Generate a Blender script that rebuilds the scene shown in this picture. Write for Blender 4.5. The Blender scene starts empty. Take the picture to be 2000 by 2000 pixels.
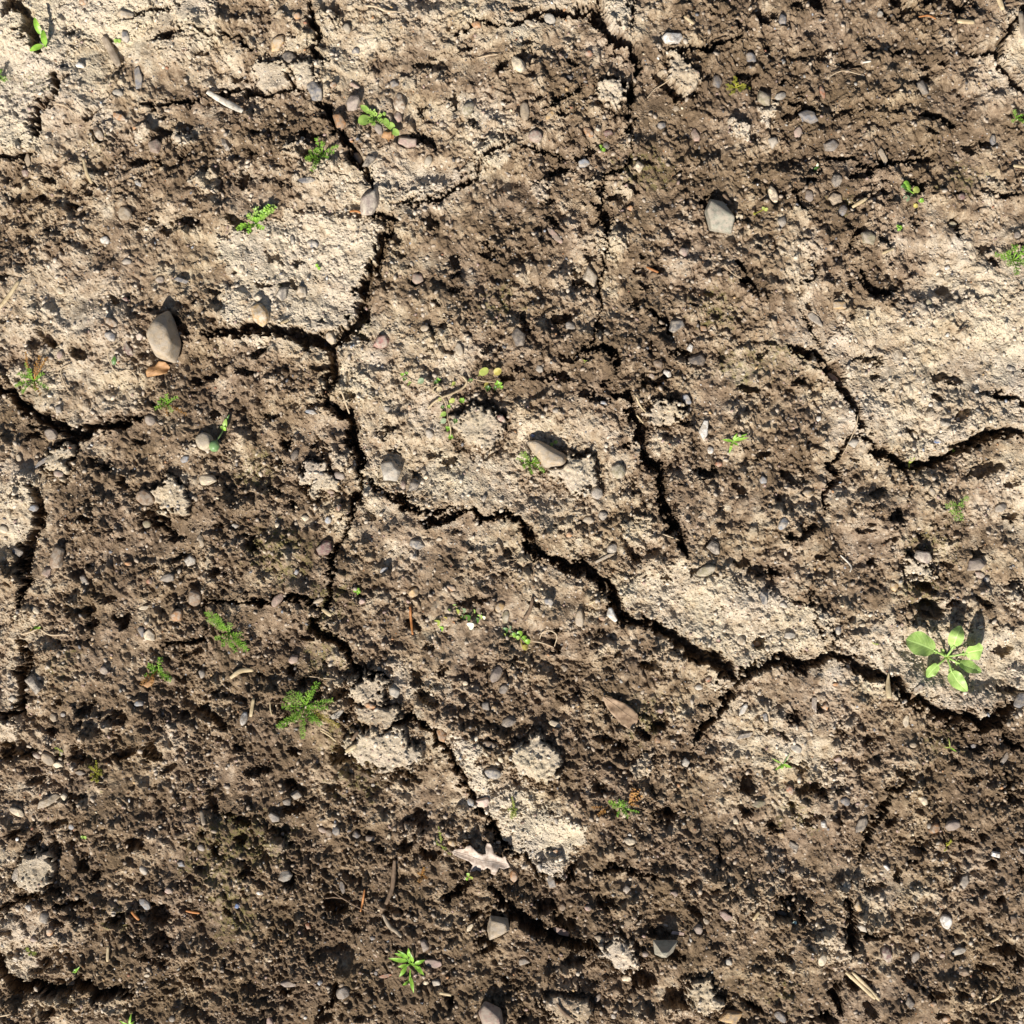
import bpy, bmesh, math, random
import numpy as np
from mathutils import Vector, Matrix, noise as mnoise

# ------------------------------------------------------------------ camera, light, exposure
U = 0.0005                      # one photo pixel = 0.5 mm of ground (the frame is 1 m wide)
SUN_ELEV = 40.0                 # degrees
SHADOW_DIR = 19.0               # degrees clockwise from image up, where shadows fall
EXPOSURE = 0.68
SKY_STRENGTH = 0.05
SUN_STRENGTH = 5.0
scene = bpy.context.scene
col = scene.collection

cam_d = bpy.data.cameras.new("camera")
cam = bpy.data.objects.new("camera", cam_d)
col.objects.link(cam)
cam_d.sensor_width = 36.0
cam_d.lens = 60.0
cam.location = (0, 0, 60.0 / 36.0)
cam.rotation_euler = (0, 0, 0)
cam_d.clip_start = 0.01
cam_d.clip_end = 500.0
scene.camera = cam
scene.render.resolution_x = 1024
scene.render.resolution_y = 1024

a = math.radians(SHADOW_DIR)
sh = Vector((math.sin(a), math.cos(a), 0))          # world direction of shadows
to_sun = (-sh * math.cos(math.radians(SUN_ELEV)) + Vector((0, 0, math.sin(math.radians(SUN_ELEV))))).normalized()

world = bpy.data.worlds.new("World")
scene.world = world
world.use_nodes = True
nt = world.node_tree
nt.nodes.clear()
sky = nt.nodes.new("ShaderNodeTexSky")
sky.sky_type = 'NISHITA'
sky.sun_disc = False
sky.sun_elevation = math.radians(SUN_ELEV)
sky.sun_rotation = math.atan2(to_sun.x, to_sun.y)
bgn = nt.nodes.new("ShaderNodeBackground")
bgn.inputs["Strength"].default_value = SKY_STRENGTH
wo = nt.nodes.new("ShaderNodeOutputWorld")
nt.links.new(sky.outputs[0], bgn.inputs[0])
nt.links.new(bgn.outputs[0], wo.inputs[0])

sun_d = bpy.data.lights.new("sun", 'SUN')
sun_d.energy = SUN_STRENGTH
sun_d.angle = math.radians(0.5)
sun_d.color = (1.0, 0.955, 0.89)
sun = bpy.data.objects.new("sun", sun_d)
col.objects.link(sun)
sun.rotation_euler = to_sun.to_track_quat('Z', 'Y').to_euler()
sun.location = (0, 0, 3)

scene.view_settings.view_transform = 'Standard'
scene.view_settings.look = 'None'
scene.view_settings.exposure = EXPOSURE
scene.view_settings.gamma = 1.0

# ------------------------------------------------------------------ catalogue helpers
K = 500.0 / 1932.0
def Z(t, x, y):                 # t = (column,row) of a 500 px survey square of ground
    return (t[0] * 500 + x * K, t[1] * 500 + y * K)
def W(px, py, h=0.0):           # ground survey position -> world
    return Vector(((px - 1000) * U, (1000 - py) * U, h * U))
# ------------------------------------------------------------------ survey of the ground
DRY = """
88874466666553333334
87656655433333333336
86543234464333433334
45334467543333333334
34456674333533443455
55456774433533354356
66436776443333456568
46533366433334546557
34333333656454536765
63343346665644444445
53333335555554444445
43333244445565554445
53322244444445766655
53222235443334555576
43332245544333565433
43333233465333454333
43333222346422333333
53333222223222334443
54232222222332345433
34322222223333333333
""".split()

# cracks: width then points
CRACKS = [
 (8,[(780,400),(800,398),(857,385),(880,375),(926,350),(940,312),(965,295),(992,282)]),(6,[(1000,280),(1042,286),(1090,302),(1110,312)]),(6,[(1060,215),(1098,195),(1145,168)]),
 (5.5,[(1225,199),(1228,240),(1234,300),(1212,335),(1178,345),(1170,380),(1180,420),(1187,455),(1178,520),(1170,570),(1173,620),(1150,680)]),
 (8,[(707,905),(703,945),(692,975),(681,1039)]),(6,[(707,925),(735,950),(751,966),(811,992),(850,1002),(900,992)]),(8,[(627,1197),(612,1215)]),
 (9,[(847,1424),(890,1480),(905,1526),(927,1565),(955,1598),(966,1629),(1000,1660)]),(7,[(300,1012),(345,1048)]),(6,[(380,1180),(430,1172),(470,1180)]),
 (22,[(18,-20),(20,6),(52,26),(60,60),(80,100)]),(13,[(111,150),(116,181),(88,212),(75,233),(75,272)]),(9,[(-20,308),(40,306),(75,298)]),
 (8,[(238,46),(269,36),(285,28),(347,16)]),(7,[(290,80),(326,70),(349,61),(370,65)]),(7,[(375,54),(406,72),(440,66),(466,70),(484,96),(500,101)]),
 (9,[(280,202),(311,204),(362,199),(396,189)]),(7,[(404,178),(440,178),(478,173),(516,189),(547,179),(572,176),(604,179)]),(7,[(570,176),(572,135)]),
 (10,[(608,5),(612,44),(628,65),(610,95),(640,125)]),(12,[(622,205),(640,212),(645,233),(666,259),(681,285),(697,310),(720,336),(728,362)]),
 (10,[(725,414),(745,420),(780,427)]),(19,[(765,440),(745,475),(741,500),(730,534),(720,557),(707,585),(710,619),(681,645),(660,666),(645,676)]),
 (18,[(414,653),(453,645),(500,642),(531,647),(570,650),(598,663),(624,666),(645,681),(653,704),(650,733),(642,759),(637,785)]),
 (17,[(637,785),(655,798),(681,808),(691,834),(686,862),(702,888),(707,909)]),(9,[(707,940),(699,979)]),
 (9,[(681,1039),(655,1072),(650,1109),(650,1145),(645,1171),(627,1197)]),(12,[(612,1215),(616,1225),(645,1241),(671,1254),(681,1274),(690,1300)]),
 (14,[(690,1300),(700,1315),(702,1335)]),(8,[(715,1313),(741,1316),(759,1334)]),(10,[(745,1430),(800,1400),(816,1404),(847,1424),(855,1455)]),
 (9,[(470,1180),(500,1171),(526,1176),(565,1166),(604,1171),(622,1189)]),(8,[(316,1259),(362,1254),(406,1246)]),
 (15,[(-20,750),(0,756),(21,769),(41,790),(72,811),(98,823),(124,834),(135,847),(160,849),(181,834),(220,831),(248,823),(282,814)]),
 (10,[(114,857),(145,862),(145,901)]),(15,[(62,940),(75,961),(80,992),(85,1003),(80,1018),(57,1065),(56,1085),(57,1129),(44,1155),(44,1186)]),
 (14,[(39,1246),(49,1264),(62,1285),(49,1311),(49,1349),(41,1383),(23,1396),(-20,1388)]),
 (12,[(751,966),(780,971),(811,992)]),(11,[(824,1015),(862,1023),(888,1010),(900,992)]),(12,[(900,992),(930,998),(945,1013),(961,1013),(985,1003),(1005,1008)]),
 (17,[(1005,1008),(1023,1028),(1039,1052),(1049,1080),(1078,1091),(1104,1104),(1124,1114),(1145,1101),(1158,1122),(1181,1137),(1197,1158),(1204,1181),(1215,1204),(1246,1217),(1280,1217)]),
 (21,[(1280,1217),(1311,1243),(1336,1259),(1362,1280),(1401,1292),(1419,1308),(1437,1331)]),
 (15,[(1437,1331),(1461,1313),(1500,1298),(1531,1285),(1557,1300),(1578,1303),(1609,1287),(1629,1280)]),
 (20,[(1629,1280),(1655,1287),(1676,1308),(1704,1316),(1728,1326),(1748,1334),(1767,1362),(1798,1367),(1818,1388),(1849,1399),(1888,1396),(1919,1414),(1950,1401),(1979,1375),(2010,1350)]),
 (11,[(1437,1331),(1424,1362),(1401,1399),(1370,1424),(1355,1455)]),
 (11,[(1000,49),(1026,39),(1052,23),(1088,23),(1116,31),(1145,18),(1168,15)]),(19,[(1165,-10),(1171,15),(1176,52),(1197,75),(1228,88),(1241,109),(1246,137)]),
 (13,[(1233,155),(1233,181),(1225,199)]),(5,[(1241,0),(1238,26),(1233,57)]),(10,[(1331,103),(1347,93),(1383,96),(1414,83),(1440,78)]),(6,[(888,70),(927,52),(992,49)]),(6,[(1437,47),(1445,78)]),
 (6,[(1228,220),(1238,233),(1220,267)]),(13,[(1160,399),(1189,424),(1181,455)]),
 (10,[(2000,15),(1992,26),(1974,52),(1953,78),(1945,104),(1955,129),(1966,153),(1987,176),(2010,192)]),(8,[(1886,104),(1948,109)]),
 (4,[(1521,147),(1539,158),(1552,168)]),(12,[(1539,199),(1562,202),(1593,225)]),(8,[(1614,305),(1660,310),(1681,326),(1702,331),(1733,323),(1800,310)]),
 (10,[(1798,225),(1836,228),(1867,246)]),(5,[(1601,331),(1585,354),(1557,378),(1562,404),(1575,427)]),(4,[(1655,440),(1670,480),(1677,498)]),
 (5,[(1585,505),(1593,534),(1590,552),(1562,557)]),(4,[(1562,603),(1578,629),(1593,653),(1596,676)]),
 (13,[(1534,676),(1565,684),(1588,691),(1616,715),(1640,730),(1645,756),(1666,787),(1676,811),(1691,855)]),
 (15,[(1691,855),(1707,875),(1733,888),(1759,906),(1798,911),(1826,898),(1862,880),(1901,862),(1940,844),(1971,842),(2020,851)]),
 (10,[(1681,531),(1694,557),(1723,570),(1751,572)]),(7,[(1676,847),(1655,862),(1640,888),(1619,911),(1624,948),(1611,966),(1614,1000)]),(3.5,[(1772,924),(1774,979)]),
 (10,[(1927,769),(1979,777),(2010,796)]),(12,[(1267,609),(1298,629),(1313,655)]),(10,[(1440,513),(1466,552),(1471,572)]),(12,[(1124,694),(1155,679),(1197,686),(1207,720)]),
 (14,[(1194,780),(1225,767),(1238,811),(1256,836),(1254,867),(1269,899),(1290,919),(1292,953),(1298,992),(1316,1021),(1329,1047),(1342,1085)]),(8,[(1168,565),(1173,603)]),
 (18,[(-20,1860),(0,1868),(5,1904),(31,1924),(78,1927),(111,1937),(145,1924),(176,1919),(194,1940),(228,1935),(259,1937)]),(8,[(-20,1780),(0,1777),(31,1761),(57,1748),(98,1733)]),(9,[(170,1760),(116,1767)]),
 (9,[(1000,1668),(1026,1668),(1047,1697),(1062,1712),(1096,1720),(1122,1712),(1127,1686)]),(19,[(958,1733),(1000,1780),(1026,1798),(1057,1821),(1091,1834),(1129,1844),(1166,1849)]),
 (8,[(1166,1704),(1194,1692),(1246,1707),(1285,1717)]),(5,[(1399,1629),(1409,1676)]),(8,[(1176,1870),(1207,1893),(1233,1899)]),
 (10,[(917,1720),(888,1743),(862,1759)]),(9,[(666,1914),(653,1955),(619,1979)]),
 (9,[(1772,1505),(1759,1531),(1733,1547),(1725,1585),(1702,1614),(1692,1655),(1681,1686)]),(14,[(1653,1754),(1660,1785),(1666,1824),(1658,1862)]),(6,[(1676,1824),(1720,1826),(1746,1818)]),
 (10,[(1640,1914),(1629,1940),(1645,1979)]),(8,[(1971,1539),(1979,1560)]),(8,[(1953,1414),(1971,1450),(2010,1474)]),(6,[(1847,1399),(1849,1427)]),
 (4,[(1580,1155),(1588,1202),(1608,1250)]),(3,[(1616,1215),(1629,1241),(1632,1272)]),
]
# larger hollows x,y,rx,ry
HOLES = [(176,368,20,11),(297,432,13,8),(327,448,15,10),(478,350,14,18),(605,265,30,10),(842,436,17,12),(953,490,16,13),(884,195,10,14),(824,216,7,9),(925,240,9,6),
(808,546,15,8),(1838,123,9,11),(1803,129,14,8),(1812,150,13,12),(1896,288,14,11),(1926,280,12,10),(1862,744,18,13),(1916,917,38,14),(1562,743,18,10),(1344,829,13,11),
(1147,767,15,10),(1176,640,13,11),(1486,572,18,8),(243,1212,17,20),(396,1386,19,9),(230,1404,19,12),(31,1463,34,14),(155,1471,14,18),(297,1468,13,18),(565,1534,13,14),
(544,1619,21,9),(562,1932,20,12),(655,1765,28,20),(821,1600,15,20),(842,1665,14,14),(668,1473,24,17),(1290,1412,22,11),(1452,1097,18,10),(1066,1772,24,18),(1103,1806,22,17),
(1460,1530,18,20),(1171,1537,16,10),(1310,1597,16,10),(1973,1853,32,15),(1511,1614,12,12),(1805,1649,15,10),(1325,1952,34,22),(1259,1912,26,20),(1122,1877,22,13),(1318,1862,17,10),
(766,1679,12,7),(1183,1762,20,13),(1293,1823,17,10),(1390,80,12,6),(1030,115,17,11),(1383,400,12,16),(1430,430,14,12),(180,905,12,10),(205,915,14,12),(245,940,12,14),
(1060,730,26,8),(1100,735,12,12),(1330,690,30,8),(1290,735,26,9),(1265,745,14,10),(1380,925,22,10),(1360,1115,14,9),(1480,1110,18,9),(1005,1290,10,8),(1205,1275,9,7),
(1085,1265,14,10),(1790,1090,12,12),(1910,1080,9,9),(1815,1190,30,20),(1860,1180,9,6),(920,1175,30,9),(940,1300,17,8),(865,1310,11,9),(830,1350,12,9),(815,1325,14,10),
(610,1330,26,12),(620,1360,16,14),(835,1265,12,7),(560,1400,14,10),(300,1012,30,12),(345,1048,24,7),(415,1115,14,12),(490,1050,10,10),(345,1095,20,6),(145,1190,18,9),
(160,1385,14,10),(120,1370,10,8),(110,1740,14,10),(265,1650,22,12),(445,1595,17,7),(310,1785,20,18),(275,1790,20,10),(310,1835,20,11),(320,1850,14,8),(165,1690,12,12),
(285,1870,16,8),(315,1880,12,8),(90,1880,13,10),(135,1960,14,12),(470,1640,12,10),(480,1700,10,10),(1500,35,22,10),(1560,14,14,9),(1770,27,16,8),(1885,12,20,6),(1615,100,20,9),
(1700,100,16,6),(1660,125,20,6),(1710,380,20,10),(1780,360,14,9),(1790,430,16,5),(1870,440,10,14),(1920,485,12,9),(1940,375,30,6),(1970,385,20,7),(1790,298,22,7),(1812,305,14,9),
(1690,700,30,6),(1710,703,22,7),(1650,220,30,6),(1100,220,14,9),(1130,540,16,12),(1250,530,12,9),(1240,588,12,9),(1260,560,10,7),(1150,500,11,9),(1030,640,14,9),(1110,700,22,9),
(1180,750,10,10),(1225,870,10,8),(1300,1130,11,7),(1540,1050,9,12),(1575,1030,20,8),(1600,1085,16,7),(1510,1115,12,11),(1690,1035,16,8),(1740,1055,14,8),(1750,1010,14,14),
(1980,1010,12,10),(1985,1140,20,6),(1880,1420,10,8),(1910,1455,24,9),(1960,1270,12,14),(1550,1400,10,10),(1600,1380,12,8),(1640,1420,12,8),(1700,1440,14,7),(1545,1495,12,7),
(1610,1545,8,12),(1590,1600,24,7),(1640,1540,12,7),(1900,1520,16,8),(1980,1560,16,8),(1965,1525,10,14),(1890,1640,14,7),(1785,1690,14,7),(1755,1710,8,12),(1860,1715,22,7),
(1545,1765,12,12),(1580,1770,8,8),(1565,1790,7,14),(1710,1735,20,9),(1785,1920,20,8),(1775,1905,12,8),(1690,1920,16,8),(1830,1940,20,10),(1885,1945,16,8),(1840,1985,14,6),
(1930,1895,18,10),(1990,1880,10,14),(1600,1985,26,8),(1570,1500,12,7),(560,555,22,8),(540,505,24,6),(515,555,12,7),(880,900,14,8),(865,640,12,8),(760,835,12,12),(745,850,12,6),
(620,865,14,9),(620,788,14,7),(560,865,10,12),(635,885,12,10),(540,900,9,9),(690,870,14,8),(570,985,10,8),(600,940,14,6),(700,985,14,10),(770,880,18,6),(850,890,14,8)]
PITRECT = None
# raised lumps that belong to the surface: x,y,rx,ry,height,dry
LUMPS = [(388,45,46,56,10,7),(1205,25,28,46,9,8),(575,85,26,20,7,6),(350,98,44,26,8,6),(1445,257,22,24,7,7),(580,300,22,24,7,6),(1245,1040,32,32,6,6),
(1260,1495,30,24,7,6),(18,1430,24,26,8,6),(43,1200,18,22,7,5),(530,1652,24,26,6,4),(805,1628,20,20,7,5),(1985,1162,22,22,7,7),(125,1825,54,30,7,4),(1000,1560,50,30,5,7),
(1075,1700,40,24,6,7),(400,360,30,24,4,6),(630,330,20,18,5,6),(700,760,24,30,3,7),(800,160,20,20,4,6),(960,300,40,30,4,7),(380,880,20,16,3,5),(200,260,28,20,4,5),
(280,265,22,20,6,6),(360,275,26,16,6,6),(640,45,24,20,5,6),(1300,1290,36,26,3,5),(1395,1330,22,20,5,6),(1500,220,24,22,4,7),(1190,480,34,20,6,6),(1220,380,16,14,6,6),
(1060,370,20,22,6,6),(1150,355,14,10,6,6),(110,1835,30,20,4,5),(40,1885,40,30,6,6),(220,1960,40,24,6,5),(80,1950,34,16,6,4),(30,1815,34,28,6,6),(665,900,22,20,4,6),
(60,960,26,34,5,7),(1620,1850,36,40,4,6),(1690,1800,26,16,4,6),(1620,1520,26,20,3,6),(1790,1750,20,20,4,6),(1655,1730,16,18,6,6),(1640,1740,12,14,5,6),(1110,1910,30,24,6,4)]
MOSS = [(540,1070,70,50),(560,1110,40,40),(480,1640,120,50),(420,1700,60,40),(500,920,40,50),(630,1290,40,30),(130,1290,30,20),(1800,1160,50,30),(1820,1060,60,30),(1260,330,60,40),
(1560,1590,50,20),(1830,1450,30,16),(1450,720,60,40),(1880,350,50,14),(540,560,20,14),(1400,610,50,40),(1530,1940,30,16),(700,1520,60,30),(240,1790,40,20),(210,290,24,16),(60,170,40,14),
(1260,1400,50,40),(640,1180,40,50),(1530,690,40,30),(980,590,30,40),(450,1780,50,60),(700,640,30,30),(1650,400,30,20),(180,1500,20,30),(660,1440,40,20)]
# plates of pale crust with a sharp edge: polygons
PLATES = [
 ([(430,640),(450,560),(420,470),(560,410),(740,430),(740,500),(705,560),(700,615),(650,655),(600,650),(520,630)],7.8),
 ([(655,690),(760,650),(900,640),(960,690),(900,750),(900,880),(1040,890),(1090,880),(1120,790),(1190,820),(1240,900),(1220,990),(1080,1040),(960,990),(820,980),(715,910),(700,830),(650,790)],5.6),
 ([(1680,600),(2160,560),(2160,820),(1960,830),(1860,870),(1790,900),(1700,850),(1660,770),(1600,680)],6.6),
 ([(1230,1130),(1330,1100),(1520,1160),(1640,1200),(1620,1270),(1530,1275),(1440,1318),(1330,1235),(1210,1190)],7.2),
 ([(1640,1270),(1720,1200),(1850,1230),(2160,1200),(2160,1320),(1980,1360),(1920,1400),(1850,1385),(1760,1330)],6.8),
 ([(-160,-160),(300,-160),(300,50),(230,90),(150,80),(110,140),(60,220),(70,290),(-160,295)],8.6),
 ([(880,1430),(930,1440),(960,1540),(1060,1580),(1150,1620),(1110,1700),(1080,1715),(1040,1690),(990,1640),(930,1560),(900,1490)],8.6),
 ([(1500,420),(1560,400),(1600,470),(1580,600),(1540,560)],6.0),
 ([(1955,30),(2160,10),(2160,200),(2010,190),(1960,120)],6.8),
 ([(620,340),(700,360),(780,370),(880,360),(960,260),(1000,270),(930,350),(820,390),(740,400),(660,400)],7.4),
 ([(1000,-160),(1160,-160),(1150,14),(1090,20),(1040,28),(940,50),(700,40),(700,-160)],6.4),
 ([(120,520),(260,540),(250,700),(280,800),(150,840),(60,790),(0,730),(-160,700),(-160,560)],5.8),
]

# stones: survey square; x,y,long,short,angle,colour,shape (survey units). a=angular r=rounded f=flat chip
S = {
(0,0):"""945,1615,128,112,20,tan,r;1180,1115,105,98,0,pinkbrown,a;1050,600,175,62,84,slate,f;960,295,95,55,80,slate,a;905,715,88,52,8,palegrey,r;615,505,68,46,20,white,f
965,135,108,72,0,tan,a;1700,1090,112,60,60,darkgrey,r;790,1810,68,54,0,white,a;1350,1065,78,50,10,tan,r;1050,1390,64,34,45,bluegrey,f;760,1020,125,60,62,brown,r;910,890,110,46,25,orange,f
210,1210,100,42,82,tan,f;635,20,62,50,0,orange,r;1750,1640,50,44,0,grey,r;195,1310,55,48,0,maroon,a""",
(1,0):"""455,710,150,98,62,slate,a;590,660,54,46,10,orange,a;635,935,138,76,62,orange,a;165,325,132,84,-52,ochre,a;320,140,62,56,0,orange,r;735,785,120,90,-60,pinkgrey,a
1085,785,140,86,86,brown,a;1075,885,82,66,80,pinkbrown,a;930,985,92,60,62,pinkgrey,r;1140,1065,150,88,14,pink,a;1600,830,134,84,-50,olive,r;1300,1215,104,66,-62,cream,r
860,1530,195,128,-68,pinkgrey,a;765,1180,92,54,58,grey,a;850,1220,112,70,-20,darkgrey,a;395,1380,132,40,-4,slate,f;1045,640,76,60,0,slate,a;745,645,72,58,20,pinkbrown,r
690,225,74,58,70,cream,a;1665,205,72,48,0,orange,a;755,385,62,48,-40,slate,a;430,1840,84,58,20,slate,a;280,1815,66,48,80,grey,a;250,440,112,90,20,darkgrey,a""",
(2,0):"""45,515,138,86,54,cream,r;1205,305,142,86,-4,white,a;285,150,88,72,30,palegrey,a;140,185,112,46,20,tan,r;175,1040,126,100,6,pinkbrown,r;575,1010,102,56,44,orange,r
725,1005,74,50,-10,maroon,a;710,1090,62,50,80,grey,r;95,850,155,76,82,tan,r;540,1230,88,60,-20,bluegrey,a;285,885,92,48,-50,ochre,f;950,1270,92,74,60,cream,a;1130,945,64,54,0,slate,r
1550,610,92,74,66,slate,a;1805,435,92,72,60,slate,a;1720,1635,56,44,0,cream,a;1390,1010,102,62,80,pinkbrown,r;1300,1910,92,80,10,pink,r;1240,815,50,42,0,tan,r;890,1575,46,40,0,orange,a
320,1780,152,46,44,pinkbrown,f;1905,740,160,100,82,olive,a;580,410,52,44,0,rust,a;430,600,56,30,20,slate,f""",
(3,0):"""100,170,92,70,50,slate,a;590,15,62,50,30,slate,a;500,10,62,50,80,tan,r;840,110,54,48,0,palegrey,a;300,890,124,80,20,slate,a;40,1070,86,74,60,palegrey,a;470,1100,112,76,-14,grey,a
510,1375,94,80,80,darkgrey,a;40,1475,150,72,70,cream,r;505,1505,100,90,10,tan,a;555,1600,82,58,-70,slate,r;1160,670,118,80,50,grey,a;740,1805,116,94,42,olive,a;225,1000,84,60,-70,pinkbrown,r
90,1690,86,64,-60,grey,a;95,725,92,58,-20,palegrey,a;300,1490,94,60,80,pinkgrey,r;850,1190,142,46,65,tan,f;1695,1060,82,50,85,slate,a;1460,1485,62,54,20,maroon,r;405,700,92,42,72,rust,f
1410,1680,72,56,0,olive,r;1865,1780,54,50,0,pinkgrey,r""",
(0,1):"""1555,1405,150,130,70,cream,r;1100,1825,156,112,30,brown,r;1570,1690,132,74,-4,cream,a;1405,1530,76,52,-24,bluegrey,a;385,1345,104,84,34,pinkgrey,a;455,1155,92,46,80,grey,a
315,1560,122,36,-40,slate,f;860,615,92,62,34,slate,a;1140,1240,86,78,50,pinkgrey,a;1830,105,60,46,-70,cream,a;460,265,74,50,30,cream,r;1060,610,58,48,40,pink,a;460,750,66,46,-70,pink,r
980,715,112,48,66,maroon,a;950,330,54,38,30,red,a;1375,190,104,50,8,slate,f;270,1900,74,60,0,bluegrey,a;860,510,122,60,30,brown,r;465,1645,74,46,10,pinkbrown,r;150,1525,52,40,80,tan,r
1210,180,74,60,0,pinkgrey,r;965,45,62,50,-20,grey,r""",
(1,1):"""45,460,155,118,62,ochre,a;950,645,112,88,-20,red,a;1010,1625,155,132,40,palegrey,a;1220,165,88,80,60,pinkbrown,r;1275,550,64,52,-20,tan,r;1535,712,116,60,72,tan,r;1850,1230,74,46,34,red,r
995,1160,58,46,0,grey,r;25,330,66,52,30,cream,a;420,1180,92,30,10,bluegrey,f;1310,1340,76,62,60,grey,a;635,1660,78,60,20,pinkgrey,r;1190,1740,94,66,-34,darkgrey,a;1110,1730,72,48,80,pinkbrown,r
570,1780,64,34,10,pinkbrown,r;1280,1670,42,38,0,cream,r;205,290,104,80,-50,grey,a;350,270,96,76,60,tan,a;565,620,104,66,60,tan,a;1160,1145,42,32,80,orange,r;630,1900,52,36,80,rust,a
1720,1830,62,42,80,grey,r;290,1500,92,58,-60,darkgrey,a""",
(2,1):"""590,150,150,96,72,tan,a;805,1625,118,108,60,olive,r;1445,1315,138,70,-78,white,f;1495,1465,64,50,80,white,r;1235,530,114,86,-40,slate,a;1345,690,64,50,70,white,a;1175,880,78,46,34,white,a
1320,1080,98,56,62,bluegrey,a;440,535,84,64,26,grey,r;50,620,132,96,82,darkgrey,a;1400,780,112,98,0,black,r;1100,820,84,60,40,brown,a;1050,910,52,40,30,pinkbrown,a;1445,545,64,40,20,orange,f
1560,1570,54,40,0,rust,a;155,1355,32,28,0,blue,a;960,110,74,40,-20,tan,a;205,855,62,50,20,palegrey,a;690,1115,52,32,20,bluegrey,a;325,1170,52,42,0,grey,r;1895,1690,64,50,60,bluegrey,a;640,1790,98,84,70,grey,r""",
(3,1):"""530,375,108,64,5,ochre,a;510,910,104,44,36,pink,f;355,480,145,50,44,grey,f;1320,1270,84,68,50,darkgrey,a;650,1415,92,62,18,palegrey,a;1565,1025,40,34,-20,white,f;1350,595,42,34,-20,white,f
1430,1235,36,34,0,white,f;1225,1125,32,28,0,white,f;1365,80,46,34,-20,white,f;385,1225,42,36,0,white,a;1115,1350,64,54,40,cream,a;1270,1400,52,34,0,blue,f;510,1465,74,40,26,cream,r
1210,355,70,42,70,olive,r;1830,850,74,40,10,grey,r;300,1790,86,56,10,ochre,a;1760,1900,104,66,-30,grey,a;1210,1780,62,48,70,tan,r""",
(0,2):"""1475,650,145,114,84,brown,r;1345,775,104,92,-50,orange,r;280,1285,136,116,60,darkgrey,a;1850,1550,122,64,-72,white,r;1130,930,104,72,42,cream,a;1070,900,78,58,70,slate,r
795,1190,78,66,60,pinkgrey,r;40,130,78,56,26,cream,r;1270,495,104,60,-12,grey,a;1435,370,84,76,40,palegrey,a;450,345,155,98,-78,brown,a;385,450,96,76,-34,pinkbrown,a;1055,1440,72,52,0,bluegrey,r
375,1860,134,88,50,tan,r;275,1840,64,48,24,pinkbrown,r;455,1900,74,50,0,cream,a;1525,215,104,44,76,tan,r;975,390,62,34,10,orange,r;1080,725,72,30,-6,cream,f;105,1405,54,48,0,palegrey,a
140,300,94,58,30,slate,a;410,1550,64,48,70,tan,a;485,1525,42,36,0,bluegrey,r;1775,105,54,42,0,palegrey,r;640,510,92,58,70,grey,r;1105,90,74,62,40,olive,r;1130,520,54,48,0,rust,a
285,735,84,50,40,cream,r;1525,1220,64,48,80,grey,r""",
(1,2):"""520,275,126,88,-34,maroon,a;550,60,56,54,45,bluegrey,f;1210,240,114,74,16,slate,a;1190,605,94,72,-34,ochre,r;1840,715,90,70,-62,ochre,r;1885,790,104,54,-80,olive,r;1815,1215,134,82,-62,pinkgrey,r
1050,1350,88,74,50,palegrey,a;625,1515,104,50,-26,palegrey,f;1870,1330,84,64,-50,darkgrey,a;1405,1680,98,64,58,orange,a;1760,1745,104,60,12,brown,r;170,660,124,68,-52,pinkbrown,r;165,100,54,44,60,cream,r
375,45,54,44,20,cream,a;870,1450,84,40,14,orange,r;290,1110,84,58,-30,pinkbrown,a;1905,1580,114,78,-20,darkgrey,a;480,665,84,38,-22,tan,r;1740,1460,74,66,40,grey,r;1800,1475,52,36,70,ochre,a
970,435,72,30,-32,bluegrey,f;1385,205,42,30,0,cream,a;805,670,56,46,60,pink,a;310,450,42,38,0,bluegrey,a;1480,570,74,38,24,orange,a;1580,1290,42,36,0,cream,r;1845,1860,64,34,46,cream,r""",
(2,2):"""510,800,152,80,88,tan,r;750,775,104,60,68,white,a;275,670,68,58,30,slate,a;1520,265,116,78,48,darkgrey,a;1455,440,152,78,-22,olive,r;755,275,94,76,-40,grey,r;395,1180,62,54,0,tan,a
1725,970,74,62,60,tan,r;1855,1000,78,50,10,orange,r;1480,1260,58,40,-24,rust,a;325,1600,92,44,20,cream,f;1550,960,36,30,80,red,r;700,345,182,36,-22,tan,f;1410,1320,62,50,0,palegrey,a
1745,1490,102,40,-56,white,f;1760,1690,124,56,-30,grey,f;1310,1890,74,60,80,palegrey,a;1100,1720,54,40,80,orange,a;1890,650,94,48,70,slate,a;1905,1540,64,46,60,slate,f;680,800,54,32,10,orange,a
1120,1500,54,42,0,pink,r;575,60,84,54,12,tan,r;430,170,52,44,0,orange,r;685,25,66,56,60,slate,a""",
(3,2):"""100,90,118,62,-56,bluegrey,r;1150,335,124,78,16,pinkgrey,a;1560,400,134,98,-18,pinkgrey,a;1905,1415,140,96,-54,slate,r;205,1780,94,60,32,palegrey,r;945,560,74,58,60,ochre,a
345,1440,114,50,88,pinkgrey,f;420,1460,64,48,70,orange,a;1070,1745,64,42,0,tan,r;1550,1765,46,40,0,slate,r;1785,1860,104,44,-62,grey,f;700,850,52,36,0,cream,r;520,890,74,48,80,slate,r
110,700,64,42,20,palegrey,r;1105,1320,94,44,-36,brown,f;1600,475,84,50,10,pinkbrown,r;1660,510,54,48,0,bluegrey,a;160,930,84,50,0,palegrey,a;520,1860,64,50,20,pink,r;500,1295,54,30,0,orange,r
1025,1570,92,46,-80,cream,f""",
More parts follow.
